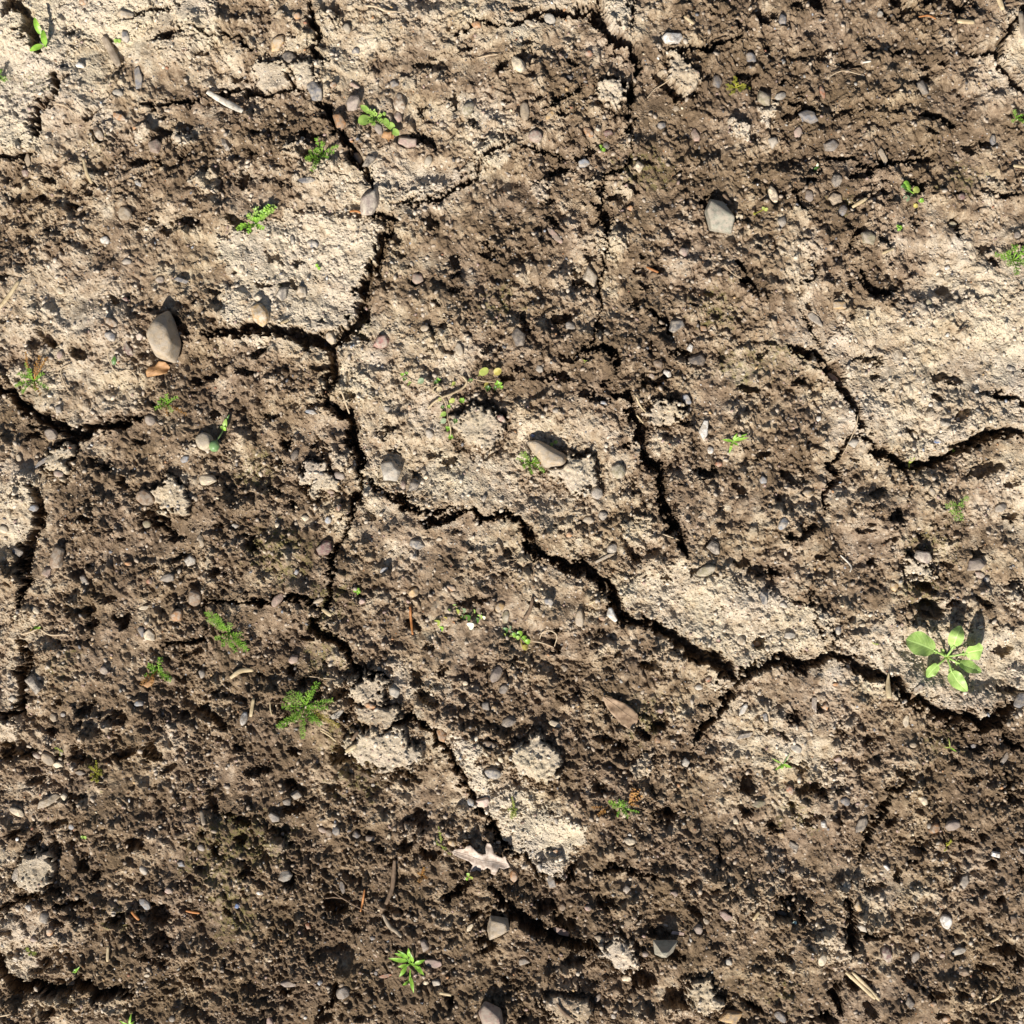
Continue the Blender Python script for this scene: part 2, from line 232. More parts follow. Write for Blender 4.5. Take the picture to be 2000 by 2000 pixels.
(0,3):"""1095,1030,104,58,46,bluegrey,a;355,1110,90,82,60,grey,a;245,1030,52,44,60,white,a;130,330,134,58,34,cream,r;375,245,190,66,-28,tan,a;495,215,62,52,70,cream,a;140,790,102,56,-76,grey,r
1085,770,74,54,66,palegrey,a;610,30,84,40,4,slate,r;540,440,48,40,80,bluegrey,r;1360,730,62,46,60,bluegrey,a;1520,600,66,56,50,grey,r;1800,1030,46,34,-60,blue,a;275,1275,64,46,10,pink,r
1435,995,46,34,80,tan,r;1115,1555,48,30,0,cream,r;400,1215,64,46,-60,orange,a;1275,925,62,48,20,pink,r;500,1660,52,38,-10,cream,a;1300,1890,52,48,0,palegrey,r""",
(1,3):"""220,810,96,74,-24,palegrey,a;760,495,86,58,-52,slate,a;610,465,70,52,70,slate,a;1480,555,78,56,24,ochre,r;1620,260,64,48,70,bluegrey,r;1710,255,94,74,-20,pink,r;1615,1195,78,34,-52,cream,f
1335,1460,122,58,8,pink,f;300,205,94,68,24,palegrey,a;235,255,64,56,0,grey,a;660,1680,116,96,-44,grey,r;655,890,96,42,78,darkgrey,f;110,1895,64,48,70,pink,a;395,1190,54,44,60,rust,a
490,1600,42,40,0,bluegrey,r;375,1880,32,30,0,white,r;1285,1610,48,38,20,cream,a;1360,1610,66,56,0,palegrey,a;865,520,74,56,14,pinkgrey,r;500,465,74,44,22,pinkbrown,r;1010,505,42,32,80,cream,r
550,490,74,58,70,brown,r;1270,1330,92,78,80,pinkgrey,r;905,1545,42,32,80,slate,r;975,1560,94,30,-12,rust,f;250,1610,114,48,6,pinkgrey,r;35,935,54,30,10,white,r;885,1270,44,34,0,bluegrey,r
885,125,32,30,0,white,r;140,370,94,62,30,grey,r;1790,30,144,88,20,slate,r""",
(2,3):"""1660,1880,172,104,-4,ochre,a;1855,260,108,58,-12,olive,r;885,540,80,58,10,cream,a;1600,1090,106,56,36,pink,a;1630,1455,64,54,40,palegrey,r;655,1280,88,54,8,tan,r;90,1470,90,58,-6,grey,r
865,910,62,50,80,pinkgrey,r;380,1055,68,62,0,brown,r;15,815,94,62,80,orange,r;300,865,114,56,64,slate,r;205,740,74,38,70,slate,r;1000,1390,54,44,0,pinkgrey,r;865,1590,68,42,6,cream,a
1460,1140,54,44,20,cream,r;765,1865,46,40,60,white,r;650,1745,86,46,-60,pinkgrey,a;345,635,64,30,8,orange,f;335,400,46,32,70,grey,r;1250,1235,104,30,6,pink,f;1690,405,64,48,60,cream,a
1395,1195,74,58,60,pinkgrey,a;1215,930,64,38,24,pink,r;570,1045,54,38,20,pink,r;885,495,28,26,0,white,r;380,1260,134,48,24,pinkbrown,f""",
(3,3):"""1345,1155,126,92,68,white,r;890,1395,145,78,72,maroon,r;390,1420,100,64,-72,cream,r;700,1195,94,42,42,palegrey,a;1380,425,124,84,-18,pinkgrey,r;1255,450,94,74,-50,orange,r;1215,435,54,44,70,palegrey,r
1150,230,86,58,50,cream,a;1700,640,104,40,12,white,f;1835,1130,72,56,66,brown,r;1430,1375,114,52,-16,palegrey,r;1465,1535,98,54,6,brown,a;85,1860,116,70,48,slate,r;415,420,58,50,50,white,a
165,160,74,60,60,rust,r;575,245,76,58,40,slate,r;120,1110,104,34,16,grey,f;895,750,64,36,34,white,f;1350,1900,68,54,-10,orange,r;1270,1085,36,30,0,cream,r;105,510,54,44,30,ochre,r
700,430,134,66,-60,darkgrey,f;1900,610,64,38,46,slate,r;1060,1760,104,64,50,darkgrey,a;1120,1430,86,56,-70,grey,a;1310,1410,42,38,0,pinkbrown,r;670,1030,84,56,70,ochre,a;1240,1770,44,38,0,orange,a
1540,1700,48,38,70,orange,r;195,1155,30,24,0,teal,f;105,775,62,46,30,grey,r;205,600,94,56,46,darkgrey,r;1475,850,94,64,-70,grey,a""",
}
# stones with their own outline: square, outline, height, colour, sharpness, (shaded-side facet), label
BIG = [
 ((0,1),[(1285,425),(1335,520),(1372,680),(1335,815),(1190,765),(1122,600),(1190,475)],150,'tan',14,(.2,),'big smooth tan stone, the largest one, above a crumpled brown leaf'),
 ((2,0),[(1490,1510),(1590,1530),(1680,1650),(1650,1770),(1490,1745),(1450,1600)],80,'olivegrey',24,(.3,),'big angular greenish grey stone with pale ridged face in the upper right'),
 ((2,1),[(110,1400),(190,1388),(400,1500),(412,1560),(370,1592),(250,1592),(190,1520)],75,'tan',16,(.4,),'long mottled tan stone lying beside a feathery green weed in the middle'),
 ((2,3),[(1068,1288),(1226,1288),(1192,1370),(1130,1400),(1078,1375)],100,'olivegrey',40,(.05,),'pyramid shaped greenish grey stone with a shaded top facet'),
 ((1,3),[(1770,1108),(1895,1125),(1912,1210),(1850,1250),(1765,1282),(1748,1200)],60,'tan',22,(.5,),'wedge shaped tan stone below the lobed oak leaf'),
 ((1,3),[(1725,1748),(1850,1805),(1875,1990),(1735,1990),(1678,1825)],72,'pinkbrown',12,(.5,),'big smooth reddish tan stone at the bottom edge'),
]
# loose clods: x,y,long,short,angle,height,dry,label
CLODS = [
 (935,838,84,74,35,26,.72,'square pale pitted clod of dried soil beside the trailing round-leaved weed'),
 (1125,925,84,66,20,26,.80,'pale pitted clod of soil between long tan stone and olive round pebble'),
 (74,1703,74,58,-80,26,.66,'pale grey speckled soil clod near left edge in the lower part'),
 (333,972,66,56,40,24,.70,'pale rough soil clod just right of a glossy brown pebble'),
 (622,935,66,52,40,20,.72,'pale crumbly soil clod left of the long centre crack'),
 (720,1347,66,52,40,24,.68,'upright pale clod above the two other clods under the forked crack'),
 (745,1400,86,44,8,22,.62,'middle clod of three stacked pale soil clods, shaded on top'),
 (752,1462,128,74,12,28,.74,'widest pale soil clod, lowest of the three stacked ones'),
 (1045,1482,96,72,20,24,.74,'wide grey topped soil clod below the brown elm leaf'),
 (1206,1862,76,62,40,26,.74,'pale leaf shaped clod left of the pyramid shaped stone'),
 (1334,150,78,44,70,20,.62,'tear shaped pale clod below the white square chip'),
 (1196,186,56,44,50,20,.74,'pale rough clod on left side of the top crack'),
 (533,148,76,54,14,16,.74,'wide flat pale clod left of the slate stone at the crack'),
 (592,148,54,42,70,16,.74,'small flat pale clod right next to the wide flat one'),
 (115,898,62,44,-60,22,.72,'pale clod in the crack below a small pinkish angular stone'),
 (1792,1108,58,44,20,20,.76,'pale clod carrying a grey stone above the big rosette weed'),
 (1373,1945,80,52,50,24,.60,'tall grey clod above the orange tan stone at the bottom edge'),
 (1297,806,64,44,0,16,.70,'pale smooth clod left of the upright white seed shell'),
 (1108,1968,80,50,10,22,.45,'dark grey clod at the bottom edge right of centre'),
]
# ------------------------------------------------------------------ ground relief (numpy height field, in survey pixels)
RS = 1.5                                   # sample spacing
DOM = 2300.0
N = int(round(DOM / RS)); RS = DOM / N
ax = -150 + (np.arange(N) + 0.5) * RS
X, Y = np.meshgrid(ax, ax)                 # [row = y, col = x]
rng = np.random.RandomState(11)
_fx = np.fft.fftfreq(N, d=RS)
FX, FY = np.meshgrid(_fx, _fx)

def band(seed, lo, hi, slope=1.0, sx=1.0, sy=1.0, rot=0.0):
    r = np.random.RandomState(seed)
    w = np.fft.fft2(r.standard_normal((N, N)))
    c, s = math.cos(math.radians(rot)), math.sin(math.radians(rot))
    f = np.hypot((FX * c + FY * s) * sx, (-FX * s + FY * c) * sy) + 1e-9
    g = np.exp(-(f * lo) ** 2 * 0.7) * (1 - np.exp(-(f * hi) ** 2 * 1.2)) / f ** slope
    n = np.real(np.fft.ifft2(w * g))
    return (n - n.mean()) / n.std()

def sm(a_, b_, x):
    t = np.clip((x - a_) / (b_ - a_), 0, 1)
    return t * t * (3 - 2 * t)

def gridmap(rows):
    g = np.array([[float(c) for c in r] for r in rows])
    g = np.pad(g, 2, mode='edge')
    fx = np.clip((X / 100.0) - 0.5 + 2, 0, g.shape[1] - 1.001)
    fy = np.clip((Y / 100.0) - 0.5 + 2, 0, g.shape[0] - 1.001)
    ix, iy = fx.astype(int), fy.astype(int)
    tx, ty = fx - ix, fy - iy
    tx = tx * tx * (3 - 2 * tx); ty = ty * ty * (3 - 2 * ty)
    return (g[iy, ix] * (1 - tx) + g[iy, ix + 1] * tx) * (1 - ty) + (g[iy + 1, ix] * (1 - tx) + g[iy + 1, ix + 1] * tx) * ty

def window(cx, cy, r):
    i0 = max(0, int((cx - r + 150) / RS)); i1 = min(N, int((cx + r + 150) / RS) + 2)
    j0 = max(0, int((cy - r + 150) / RS)); j1 = min(N, int((cy + r + 150) / RS) + 2)
    return slice(j0, j1), slice(i0, i1)

def ell(cx, cy, rx, ry, ang, grow=1.0, wx=None, wy=None):
    sl = window(cx, cy, max(rx, ry) * grow + 6)
    dx = X[sl] - cx; dy = Y[sl] - cy
    if wx is not None:
        dx = dx + wx[sl]; dy = dy + wy[sl]
    c, s = math.cos(ang), math.sin(ang)
    return sl, ((dx * c + dy * s) / rx) ** 2 + ((-dx * s + dy * c) / ry) ** 2

# ragged edges come from warping the plan
w1x, w1y = band(1, 4, 60, 1.3), band(2, 4, 60, 1.3)
w2x, w2y = band(3, 2.5, 14, 0.6), band(4, 2.5, 14, 0.6)
WX = w1x * 3.6 + w2x * 1.5
WY = w1y * 3.6 + w2y * 1.5

dryc = gridmap(DRY)
dry = (dryc - 1.9) / 6.1
d_n = band(5, 14, 130, 1.4)
dry = dry + 0.13 * d_n + 0.07 * band(7, 150, 900, 1.0)
bw_x, bw_y = w1x * 7 + w2x * 2, w1y * 7 + w2y * 2
def poly_sdf(pts):                         # signed distance, positive inside
    px, py = X + bw_x, Y + bw_y
    d = np.full(X.shape, 1e9); inside = np.zeros(X.shape, bool)
    for k in range(len(pts)):
        (x0, y0), (x1, y1) = pts[k], pts[(k + 1) % len(pts)]
        vx, vy = x1 - x0, y1 - y0
        t = np.clip(((px - x0) * vx + (py - y0) * vy) / (vx * vx + vy * vy), 0, 1)
        d = np.minimum(d, (px - x0 - t * vx) ** 2 + (py - y0 - t * vy) ** 2)
        cond = ((y0 > py) != (y1 > py))
        xi = x0 + (py - y0) * vx / (vy if abs(vy) > 1e-6 else 1e-6)
        inside ^= cond & (px < xi)
    return np.where(inside, 1, -1) * np.sqrt(d)
plate_h = np.zeros_like(X)
for pts, lv in PLATES:
    sd = poly_sdf(pts)
    m = sm(-3, 5, sd)
    dry = dry * (1 - m) + m * np.maximum(dry, (lv - 1.9) / 6.1 + 0.08 * d_n)
    plate_h += m * (1.6 + 2.2 * sm(70, 8, sd)) * (1 if lv > 6 else .6)
dry0 = dry.copy()

# crack distance
CD = np.full(X.shape, 1e9)
LIP = np.full(X.shape, 1e9)
XW, YW = X + WX, Y + WY
for wd, pts in CRACKS:
    n = len(pts)
    for k in range(n - 1):
        (x0, y0), (x1, y1) = pts[k], pts[k + 1]
        L = math.hypot(x1 - x0, y1 - y0)
        cx, cy = (x0 + x1) / 2, (y0 + y1) / 2
        sl = window(cx, cy, L / 2 + 60)
        vx, vy = x1 - x0, y1 - y0
        t = np.clip(((XW[sl] - x0) * vx + (YW[sl] - y0) * vy) / (L * L), 0, 1)
        d = np.hypot(XW[sl] - x0 - t * vx, YW[sl] - y0 - t * vy)
        along = (k + t) / (n - 1)
        taper = 0.45 + 0.55 * np.minimum(1, np.minimum(along, 1 - along) * 6)
        hw = (wd * (.68 if wd > 11.5 else .46 + .022 * max(0, wd - 2)) + .5) * taper * (1 + 0.22 * w1x[sl])
        CD[sl] = np.minimum(CD[sl], d - hw)
        if wd >= 9:
            LIP[sl] = np.minimum(LIP[sl], d - hw)
depth_noise = band(6, 8, 60, 1.0)

# base undulation
H = 7.0 * band(20, 120, 700, 1.0) + 3.2 * band(21, 45, 200, 1.0)
H += plate_h * 2.0
rough = np.clip(1.0 - 0.95 * dry0 + 0.34 * band(22, 35, 240, 1.0), 0.12, 1.4)
# billowed lumps with creases between them
def billow(seed, lo, hi, **k):
    n = band(seed, lo, hi, 1.0, **k)
    return np.abs(n)
b1 = billow(30, 13, 60, sx=0.8, sy=1.15, rot=-12)
b2 = billow(31, 7, 28)
b3 = billow(32, 3.2, 11)
b0 = billow(29, 26, 120, sx=.85, sy=1.1, rot=-12)
# broken crust: stepped levels with jagged ledges
tn = 1.5 * band(50, 9, 110, 1.15) + .35 * band(51, 4, 16, .8) + 3.0
tfl = np.floor(tn); terr = tfl + sm(0.0, 0.16, tn - tfl) - 3.0
tm = sm(-.7, .7, band(52, 60, 400, 1.0) + .2)
tm = tm * (1 - .6 * sm(.45, .75, dry0))
H += terr * tm * 3.2
dry += .10 * tm * np.clip(terr, -1.5, 1.5) * (.5 + .5 * np.clip(1 - np.abs(dry0 - .4) * 1.5, 0, 1))
H += rough * (3.2 * b0 + 3.5 * b1) + 1.6 * b0 * (1 - rough).clip(0, 1) + (0.2 + 0.42 * rough) * (1.3 * b2) + (0.4 + 0.2 * rough) * 0.6 * b3
H += 0.34 * band(33, 1.8, 6, 0.3)

# crust dries palest on raised crumbs, with patches of dust between
dry += .085 * band(60, 9, 46, 1.0) + .055 * (b1 - .8) * rough.clip(0, 1) - .02
# surface lumps
for cx, cy, rx, ry, h, dv in LUMPS:
    sl, q = ell(cx, cy, rx, ry, 0, 1.5, bw_x * .9, bw_y * .9)
    m = np.clip(1 - q, 0, 1)
    H[sl] += (h + 4) * np.minimum(1, m * 2.2) ** 0.6
    mm = sm(0.0, 0.25, 1 - q)
    dry[sl] = dry[sl] * (1 - mm) + mm * np.maximum(dry[sl], (dv - 1.9) / 6.1 + .08)

CLODMASK = np.zeros(X.shape, np.int16)
for k, (cx, cy, L, B, an, hh, dv, lab) in enumerate(CLODS):
    sl, q = ell(cx, cy, L / 2 * 1.14, B / 2 * 1.14, math.radians(an), 1.5, bw_x * .8, bw_y * .8)
    th = np.arctan2(Y[sl] - cy, X[sl] - cx); f_ = 1 + .13 * np.sin(3 * th + k) + .10 * np.sin(5 * th + 2.2 * k)
    q = q * f_
    g0_ = float(np.median(H[sl]))
    body = sm(0.0, 0.22, 1 - q) * (hh * .55 + 4) + 2.5 * np.clip(1 - q, 0, 1)
    flat_ = .88 * sm(0.0, .3, 1 - q)
    H[sl] = H[sl] * (1 - flat_) + flat_ * (g0_ + .35 * (H[sl] - g0_)) + body
    H[sl] -= 7 * np.exp(-((q - 1.35) / .2) ** 2)
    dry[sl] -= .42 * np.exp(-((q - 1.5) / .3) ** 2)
    ins = q < 1.0; CLODMASK[sl][ins] = k + 1
    mm = sm(-.05, .12, 1 - q); dry[sl] = dry[sl] * (1 - mm) + mm * (dv + .1 + .04 * d_n[sl])
    rough[sl] = rough[sl] * (1 - mm) + .05 * mm; dry0[sl] = dry0[sl] * (1 - mm) + .9 * mm
# crumbs: rounded aggregates heaped over each other
def interp(A, px, py):
    i = int(np.clip((px + 150) / RS, 0, N - 1)); j = int(np.clip((py + 150) / RS, 0, N - 1))
    return A[j, i]
CWX, CWY = w2x * .8, w2y * .8
PWX, PWY = w2x * 1.6 + w1x * 1.3, w2y * 1.6 + w1y * 1.3
HWX, HWY = w1x * 4.2 + w2x * 1.6, w1y * 4.2 + w2y * 1.6
MWX, MWY = bw_x * 2, bw_y * 2
NWX, NWY = w1x * .8, w1y * .8
NC = 10500
cr = rng.uniform(-150, 2150, (NC, 2)); rr = 2.2 + 9.5 * rng.power(0.42, NC) ** 1.9
order = np.argsort(-rr)
for k in order:
    cx, cy = cr[k]; r = rr[k]
    ro = interp(rough, cx, cy)
    if rng.rand() > 0.18 + 0.8 * ro: continue
    if interp(CD, cx, cy) < 1 and rng.rand() < .6: continue
    an = rng.uniform(0, 3.14); asp = rng.uniform(.65, 1)
    sl, q = ell(cx, cy, r, r * asp, an, 1.1, CWX, CWY)
    c0 = interp(H, cx, cy)
    bump = c0 + r * (0.55 * np.sqrt(np.clip(1 - q, 0, 1)) - 0.22)
    H[sl] = np.where(q < 1, np.maximum(H[sl], bump), H[sl])
    if r > 6 and rng.rand() < .35:
        dry[sl] += np.where(q < 1, rng.uniform(-.05, .28), 0)

# pits and pores
NP_ = 3000
pp = rng.uniform(-150, 2150, (NP_, 2)); pr = 2.6 + 12 * rng.power(0.5, NP_) ** 2.2
for (cx, cy), r in zip(pp, pr):
    ro = interp(rough, cx, cy)
    if rng.rand() > 0.05 + 0.6 * ro: continue
    an = rng.normal(0.1, .6)
    rx, ry = r * rng.uniform(1.0, 2.2), r * rng.uniform(.55, 1.0)
    sl, q = ell(cx, cy, rx, ry, an, 1.4, PWX, PWY)
    H[sl] -= r * 2.0 * sm(0, 0.4, 1 - q)
for cx, cy, rx, ry in HOLES:
    sl, q = ell(cx, cy, rx * 1.05, ry * 1.1, rng.uniform(-.3, .3), 1.5, HWX, HWY)
    H[sl] -= (ry * 1.5 + 6) * sm(0, 0.45, 1 - q)
# pinholes in smooth crust
for k in range(22000):
    cx, cy = rng.uniform(-150, 2150, 2)
    if rng.rand() > 0.25 + interp(dry0, cx, cy): continue
    r = rng.uniform(1.3, 2.7)
    i = int((cx + 150) / RS); j = int((cy + 150) / RS)
    H[j % N, i % N] -= r * 2.2
    if r > 1.8: H[j % N, (i + 1) % N] -= r * 2
    if r > 2.2: H[(j + 1) % N, i % N] -= r * 2

# cracks cut through everything
wall = np.clip(-CD / 2.2 + 0.25, 0, 1)
dep = 19 + 2.4 * np.clip(-CD, 0, 12) + 3 * depth_noise
lift = 4.2 * np.exp(-(np.clip(LIP, 0, 200) / 26.0) ** 2)
H += lift
H -= wall * (dep + lift)
crack_shade_mask = sm(1.5, -2.5, CD)
dry = dry - 0.45 * crack_shade_mask  # crack floors tinted darker: damp soil plus shade painted into the dryness value

moss = np.zeros_like(X)
for cx, cy, rx, ry in MOSS:
    sl, q = ell(cx, cy, rx, ry, 0, 1.5, MWX, MWY)
    moss[sl] = np.maximum(moss[sl], np.clip(1.15 - q, 0, 1))
moss = moss * sm(-.4, 1.0, band(40, 5, 40, .8) + .3)

# ---- nests for the stones and clods so that each sits in the soil
STONES = []
for tkey, txt in S.items():
    for item in txt.replace('\n', ';').split(';'):
        f = item.strip().split(',')
        if len(f) < 7: continue
        zx, zy, L, B, an = [float(v) for v in f[:5]]
        px, py = Z(tkey, zx, zy)
        STONES.append([px, py, L * K, B * K, an, f[5], f[6]])
def local_mean(px, py, r):
    sl, q = ell(px, py, r, r, 0)
    return float(H[sl][q < 1].mean()) if (q < 1).any() else float(interp(H, px, py))
def nest(px, py, rx, ry, ang, drop):
    sl, q = ell(px, py, rx, ry, math.radians(ang), 1.6, NWX, NWY)
    base = float(np.percentile(H[sl][q < 1.4], 60)) if (q < 1.4).any() else 0
    m = sm(1.5, 0.8, q)
    H[sl] = H[sl] * (1 - m) + m * np.minimum(H[sl], base - drop)
    return base
for s in STONES:
    s.append(nest(s[0], s[1], s[2] / 2 + 1, s[3] / 2 + 1, s[4], 1.5))
BIGB = []
for tkey, poly, hh, colr, shp, fac, lab in BIG:
    P = [Z(tkey, *p) for p in poly]
    cx = sum(p[0] for p in P) / len(P); cy = sum(p[1] for p in P) / len(P)
    r = max(math.hypot(p[0] - cx, p[1] - cy) for p in P)
    sl, q = ell(cx, cy, r, r, 0)
    base = float(np.percentile(H[sl], 60))
    sd = np.full(X[sl].shape, 1e9)
    nP = len(P)
    area = sum(P[i][0] * P[(i + 1) % nP][1] - P[(i + 1) % nP][0] * P[i][1] for i in range(nP))
    for i in range(nP):
        (x0, y0), (x1, y1) = P[i], P[(i + 1) % nP]
        Ls = math.hypot(x1 - x0, y1 - y0)
        dd = ((x1 - x0) * (Y[sl] - y0) - (y1 - y0) * (X[sl] - x0)) / Ls * (1 if area > 0 else -1)
        sd = np.minimum(sd, dd)
    m = sm(-5, 1, sd + w1x[sl])
    H[sl] = H[sl] * (1 - m) + m * np.minimum(H[sl], base - 4)
    BIGB.append((P, base))
def hz(px, py, r=5):
    return local_mean(px, py, r)
def htop(px, py, r=5):
    sl, q = ell(px, py, r, r, 0)
    return float(np.percentile(H[sl], 85))

# ---- one sheet: fine inside the frame, coarser to the horizon (relief repeats out there)
core = np.arange(-95, 2095, RS)
out = []; step = RS; p = core[-1]
while p < 3600:
    step = min(step * 1.05, 9.0); p += step; out.append(p)
while p < 200000:
    step *= 1.22; p += step; out.append(p)
out = np.array(out)
lines = np.concatenate([(2000 - out)[::-1] - (2000 - core[-1] - core[0]), core, out])
M = len(lines)
gi = np.mod(lines + 150, DOM) / RS - 0.5
i0 = np.floor(gi).astype(int); tt = gi - i0; i0 %= N; i1 = (i0 + 1) % N
def samp(A):
    R = A[i0, :] * (1 - tt)[:, None] + A[i1, :] * tt[:, None]
    return R[:, i0] * (1 - tt)[None, :] + R[:, i1] * tt[None, :]
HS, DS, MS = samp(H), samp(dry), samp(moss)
far = sm(3000, 6000, np.abs(lines - 1000))
fm = np.maximum(far[None, :], far[:, None])
HS = HS * (1 - fm)
GX, GY = np.meshgrid(lines, lines)
co = np.empty((M * M, 3), np.float32)
co[:, 0] = ((GX - 1000) * U).ravel(); co[:, 1] = ((1000 - GY) * U).ravel(); co[:, 2] = (HS * U).ravel()
idx = np.arange(M * M).reshape(M, M)
quads = np.stack([idx[:-1, :-1], idx[1:, :-1], idx[1:, 1:], idx[:-1, 1:]], -1).reshape(-1, 4).astype(np.int32)
HSf, DSf, MSf = HS.astype(np.float32).ravel(), DS.astype(np.float32).ravel(), MS.astype(np.float32).ravel()
inner = (lines >= -120) & (lines <= 2120)
ci = np.clip(((lines + 150) / RS - .5).round().astype(int), 0, N - 1)
CMK = CLODMASK[np.ix_(ci, ci)] * (inner[:, None] & inner[None, :])
qk = CMK[:-1, :-1].reshape(-1)
def build_sheet(name, quads, co, HSn):
    used, inv = np.unique(quads, return_inverse=True)
    m_ = bpy.data.meshes.new(name); c_ = co[used]; org = c_.mean(0); org[2] = 0
    c_ = c_ - org; m_.vertices.add(len(used)); m_.vertices.foreach_set("co", c_.astype(np.float32).ravel())
    qq = inv.reshape(-1, 4).astype(np.int32)
    m_.loops.add(qq.size); m_.loops.foreach_set("vertex_index", qq.ravel())
    m_.polygons.add(len(qq)); m_.polygons.foreach_set("loop_start", np.arange(0, qq.size, 4, dtype=np.int32)); m_.update(calc_edges=True)
    for nm, A in (("dry", DSf), ("moss", MSf)):
        at = m_.attributes.new(nm, 'FLOAT', 'POINT'); at.data.foreach_set("value", A[used])
    o_ = bpy.data.objects.new(name, m_); col.objects.link(o_); o_.location = org; return o_
clod_objs = []
for k in range(len(CLODS)):
    if (qk == k + 1).any(): clod_objs.append((build_sheet("soil_clod", quads[qk == k + 1], co, None), CLODS[k][7]))
quads = quads[qk == 0]
me = bpy.data.meshes.new("soil_ground")
me.vertices.add(M * M); me.vertices.foreach_set("co", co.ravel())
me.loops.add(quads.size); me.loops.foreach_set("vertex_index", quads.ravel())
me.polygons.add(len(quads)); me.polygons.foreach_set("loop_start", np.arange(0, quads.size, 4, dtype=np.int32))
me.update(calc_edges=True)
me.polygons.foreach_set("use_smooth", np.zeros(len(quads), bool))
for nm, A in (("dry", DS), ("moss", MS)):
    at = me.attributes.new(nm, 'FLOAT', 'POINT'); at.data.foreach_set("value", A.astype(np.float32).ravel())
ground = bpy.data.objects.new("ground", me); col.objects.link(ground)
ground["kind"] = "structure"
# ------------------------------------------------------------------ materials
def newmat(name):
    m = bpy.data.materials.new(name); m.use_nodes = True
    n = m.node_tree; n.nodes.clear()
    o = n.nodes.new("ShaderNodeOutputMaterial"); b = n.nodes.new("ShaderNodeBsdfPrincipled")
    n.links.new(b.outputs[0], o.inputs[0])
    return m, n, b
def nd(n, t, **k):
    x = n.nodes.new(t)
    for a_, v in k.items():
        if a_.startswith('i_'): x.inputs[a_[2:].replace('_', ' ')].default_value = v
        else: setattr(x, a_, v)
    return x
def noise(n, vec, scale, detail=3, rough=.6):
    x = nd(n, "ShaderNodeTexNoise"); x.inputs["Scale"].default_value = scale
    x.inputs["Detail"].default_value = detail; x.inputs["Roughness"].default_value = rough
    n.links.new(vec, x.inputs["Vector"]); return x
def ramp(n, src, stops):
    r = nd(n, "ShaderNodeValToRGB"); e = r.color_ramp.elements
    while len(e) < len(stops): e.new(.5)
    for i_, (p_, c_) in enumerate(stops):
        e[i_].position = p_; e[i_].color = (*c_, 1) if len(c_) == 3 else c_
    n.links.new(src, r.inputs[0]); return r
def mixc(n, fac, a_, b_, mode='MIX'):
    x = nd(n, "ShaderNodeMix", data_type='RGBA', blend_type=mode)
    for sock, v in ((x.inputs[0], fac), (x.inputs[6], a_), (x.inputs[7], b_)):
        if isinstance(v, bpy.types.NodeSocket): n.links.new(v, sock)
        else: sock.default_value = v if not isinstance(v, tuple) or len(v) == 4 else (*v, 1)
    return x.outputs[2]
def mth(n, op, a_, b_=None, c_=None):
    x = nd(n, "ShaderNodeMath", operation=op)
    for i_, v in enumerate((a_, b_, c_)):
        if v is None: continue
        if isinstance(v, bpy.types.NodeSocket): n.links.new(v, x.inputs[i_])
        else: x.inputs[i_].default_value = v
    return x.outputs[0]

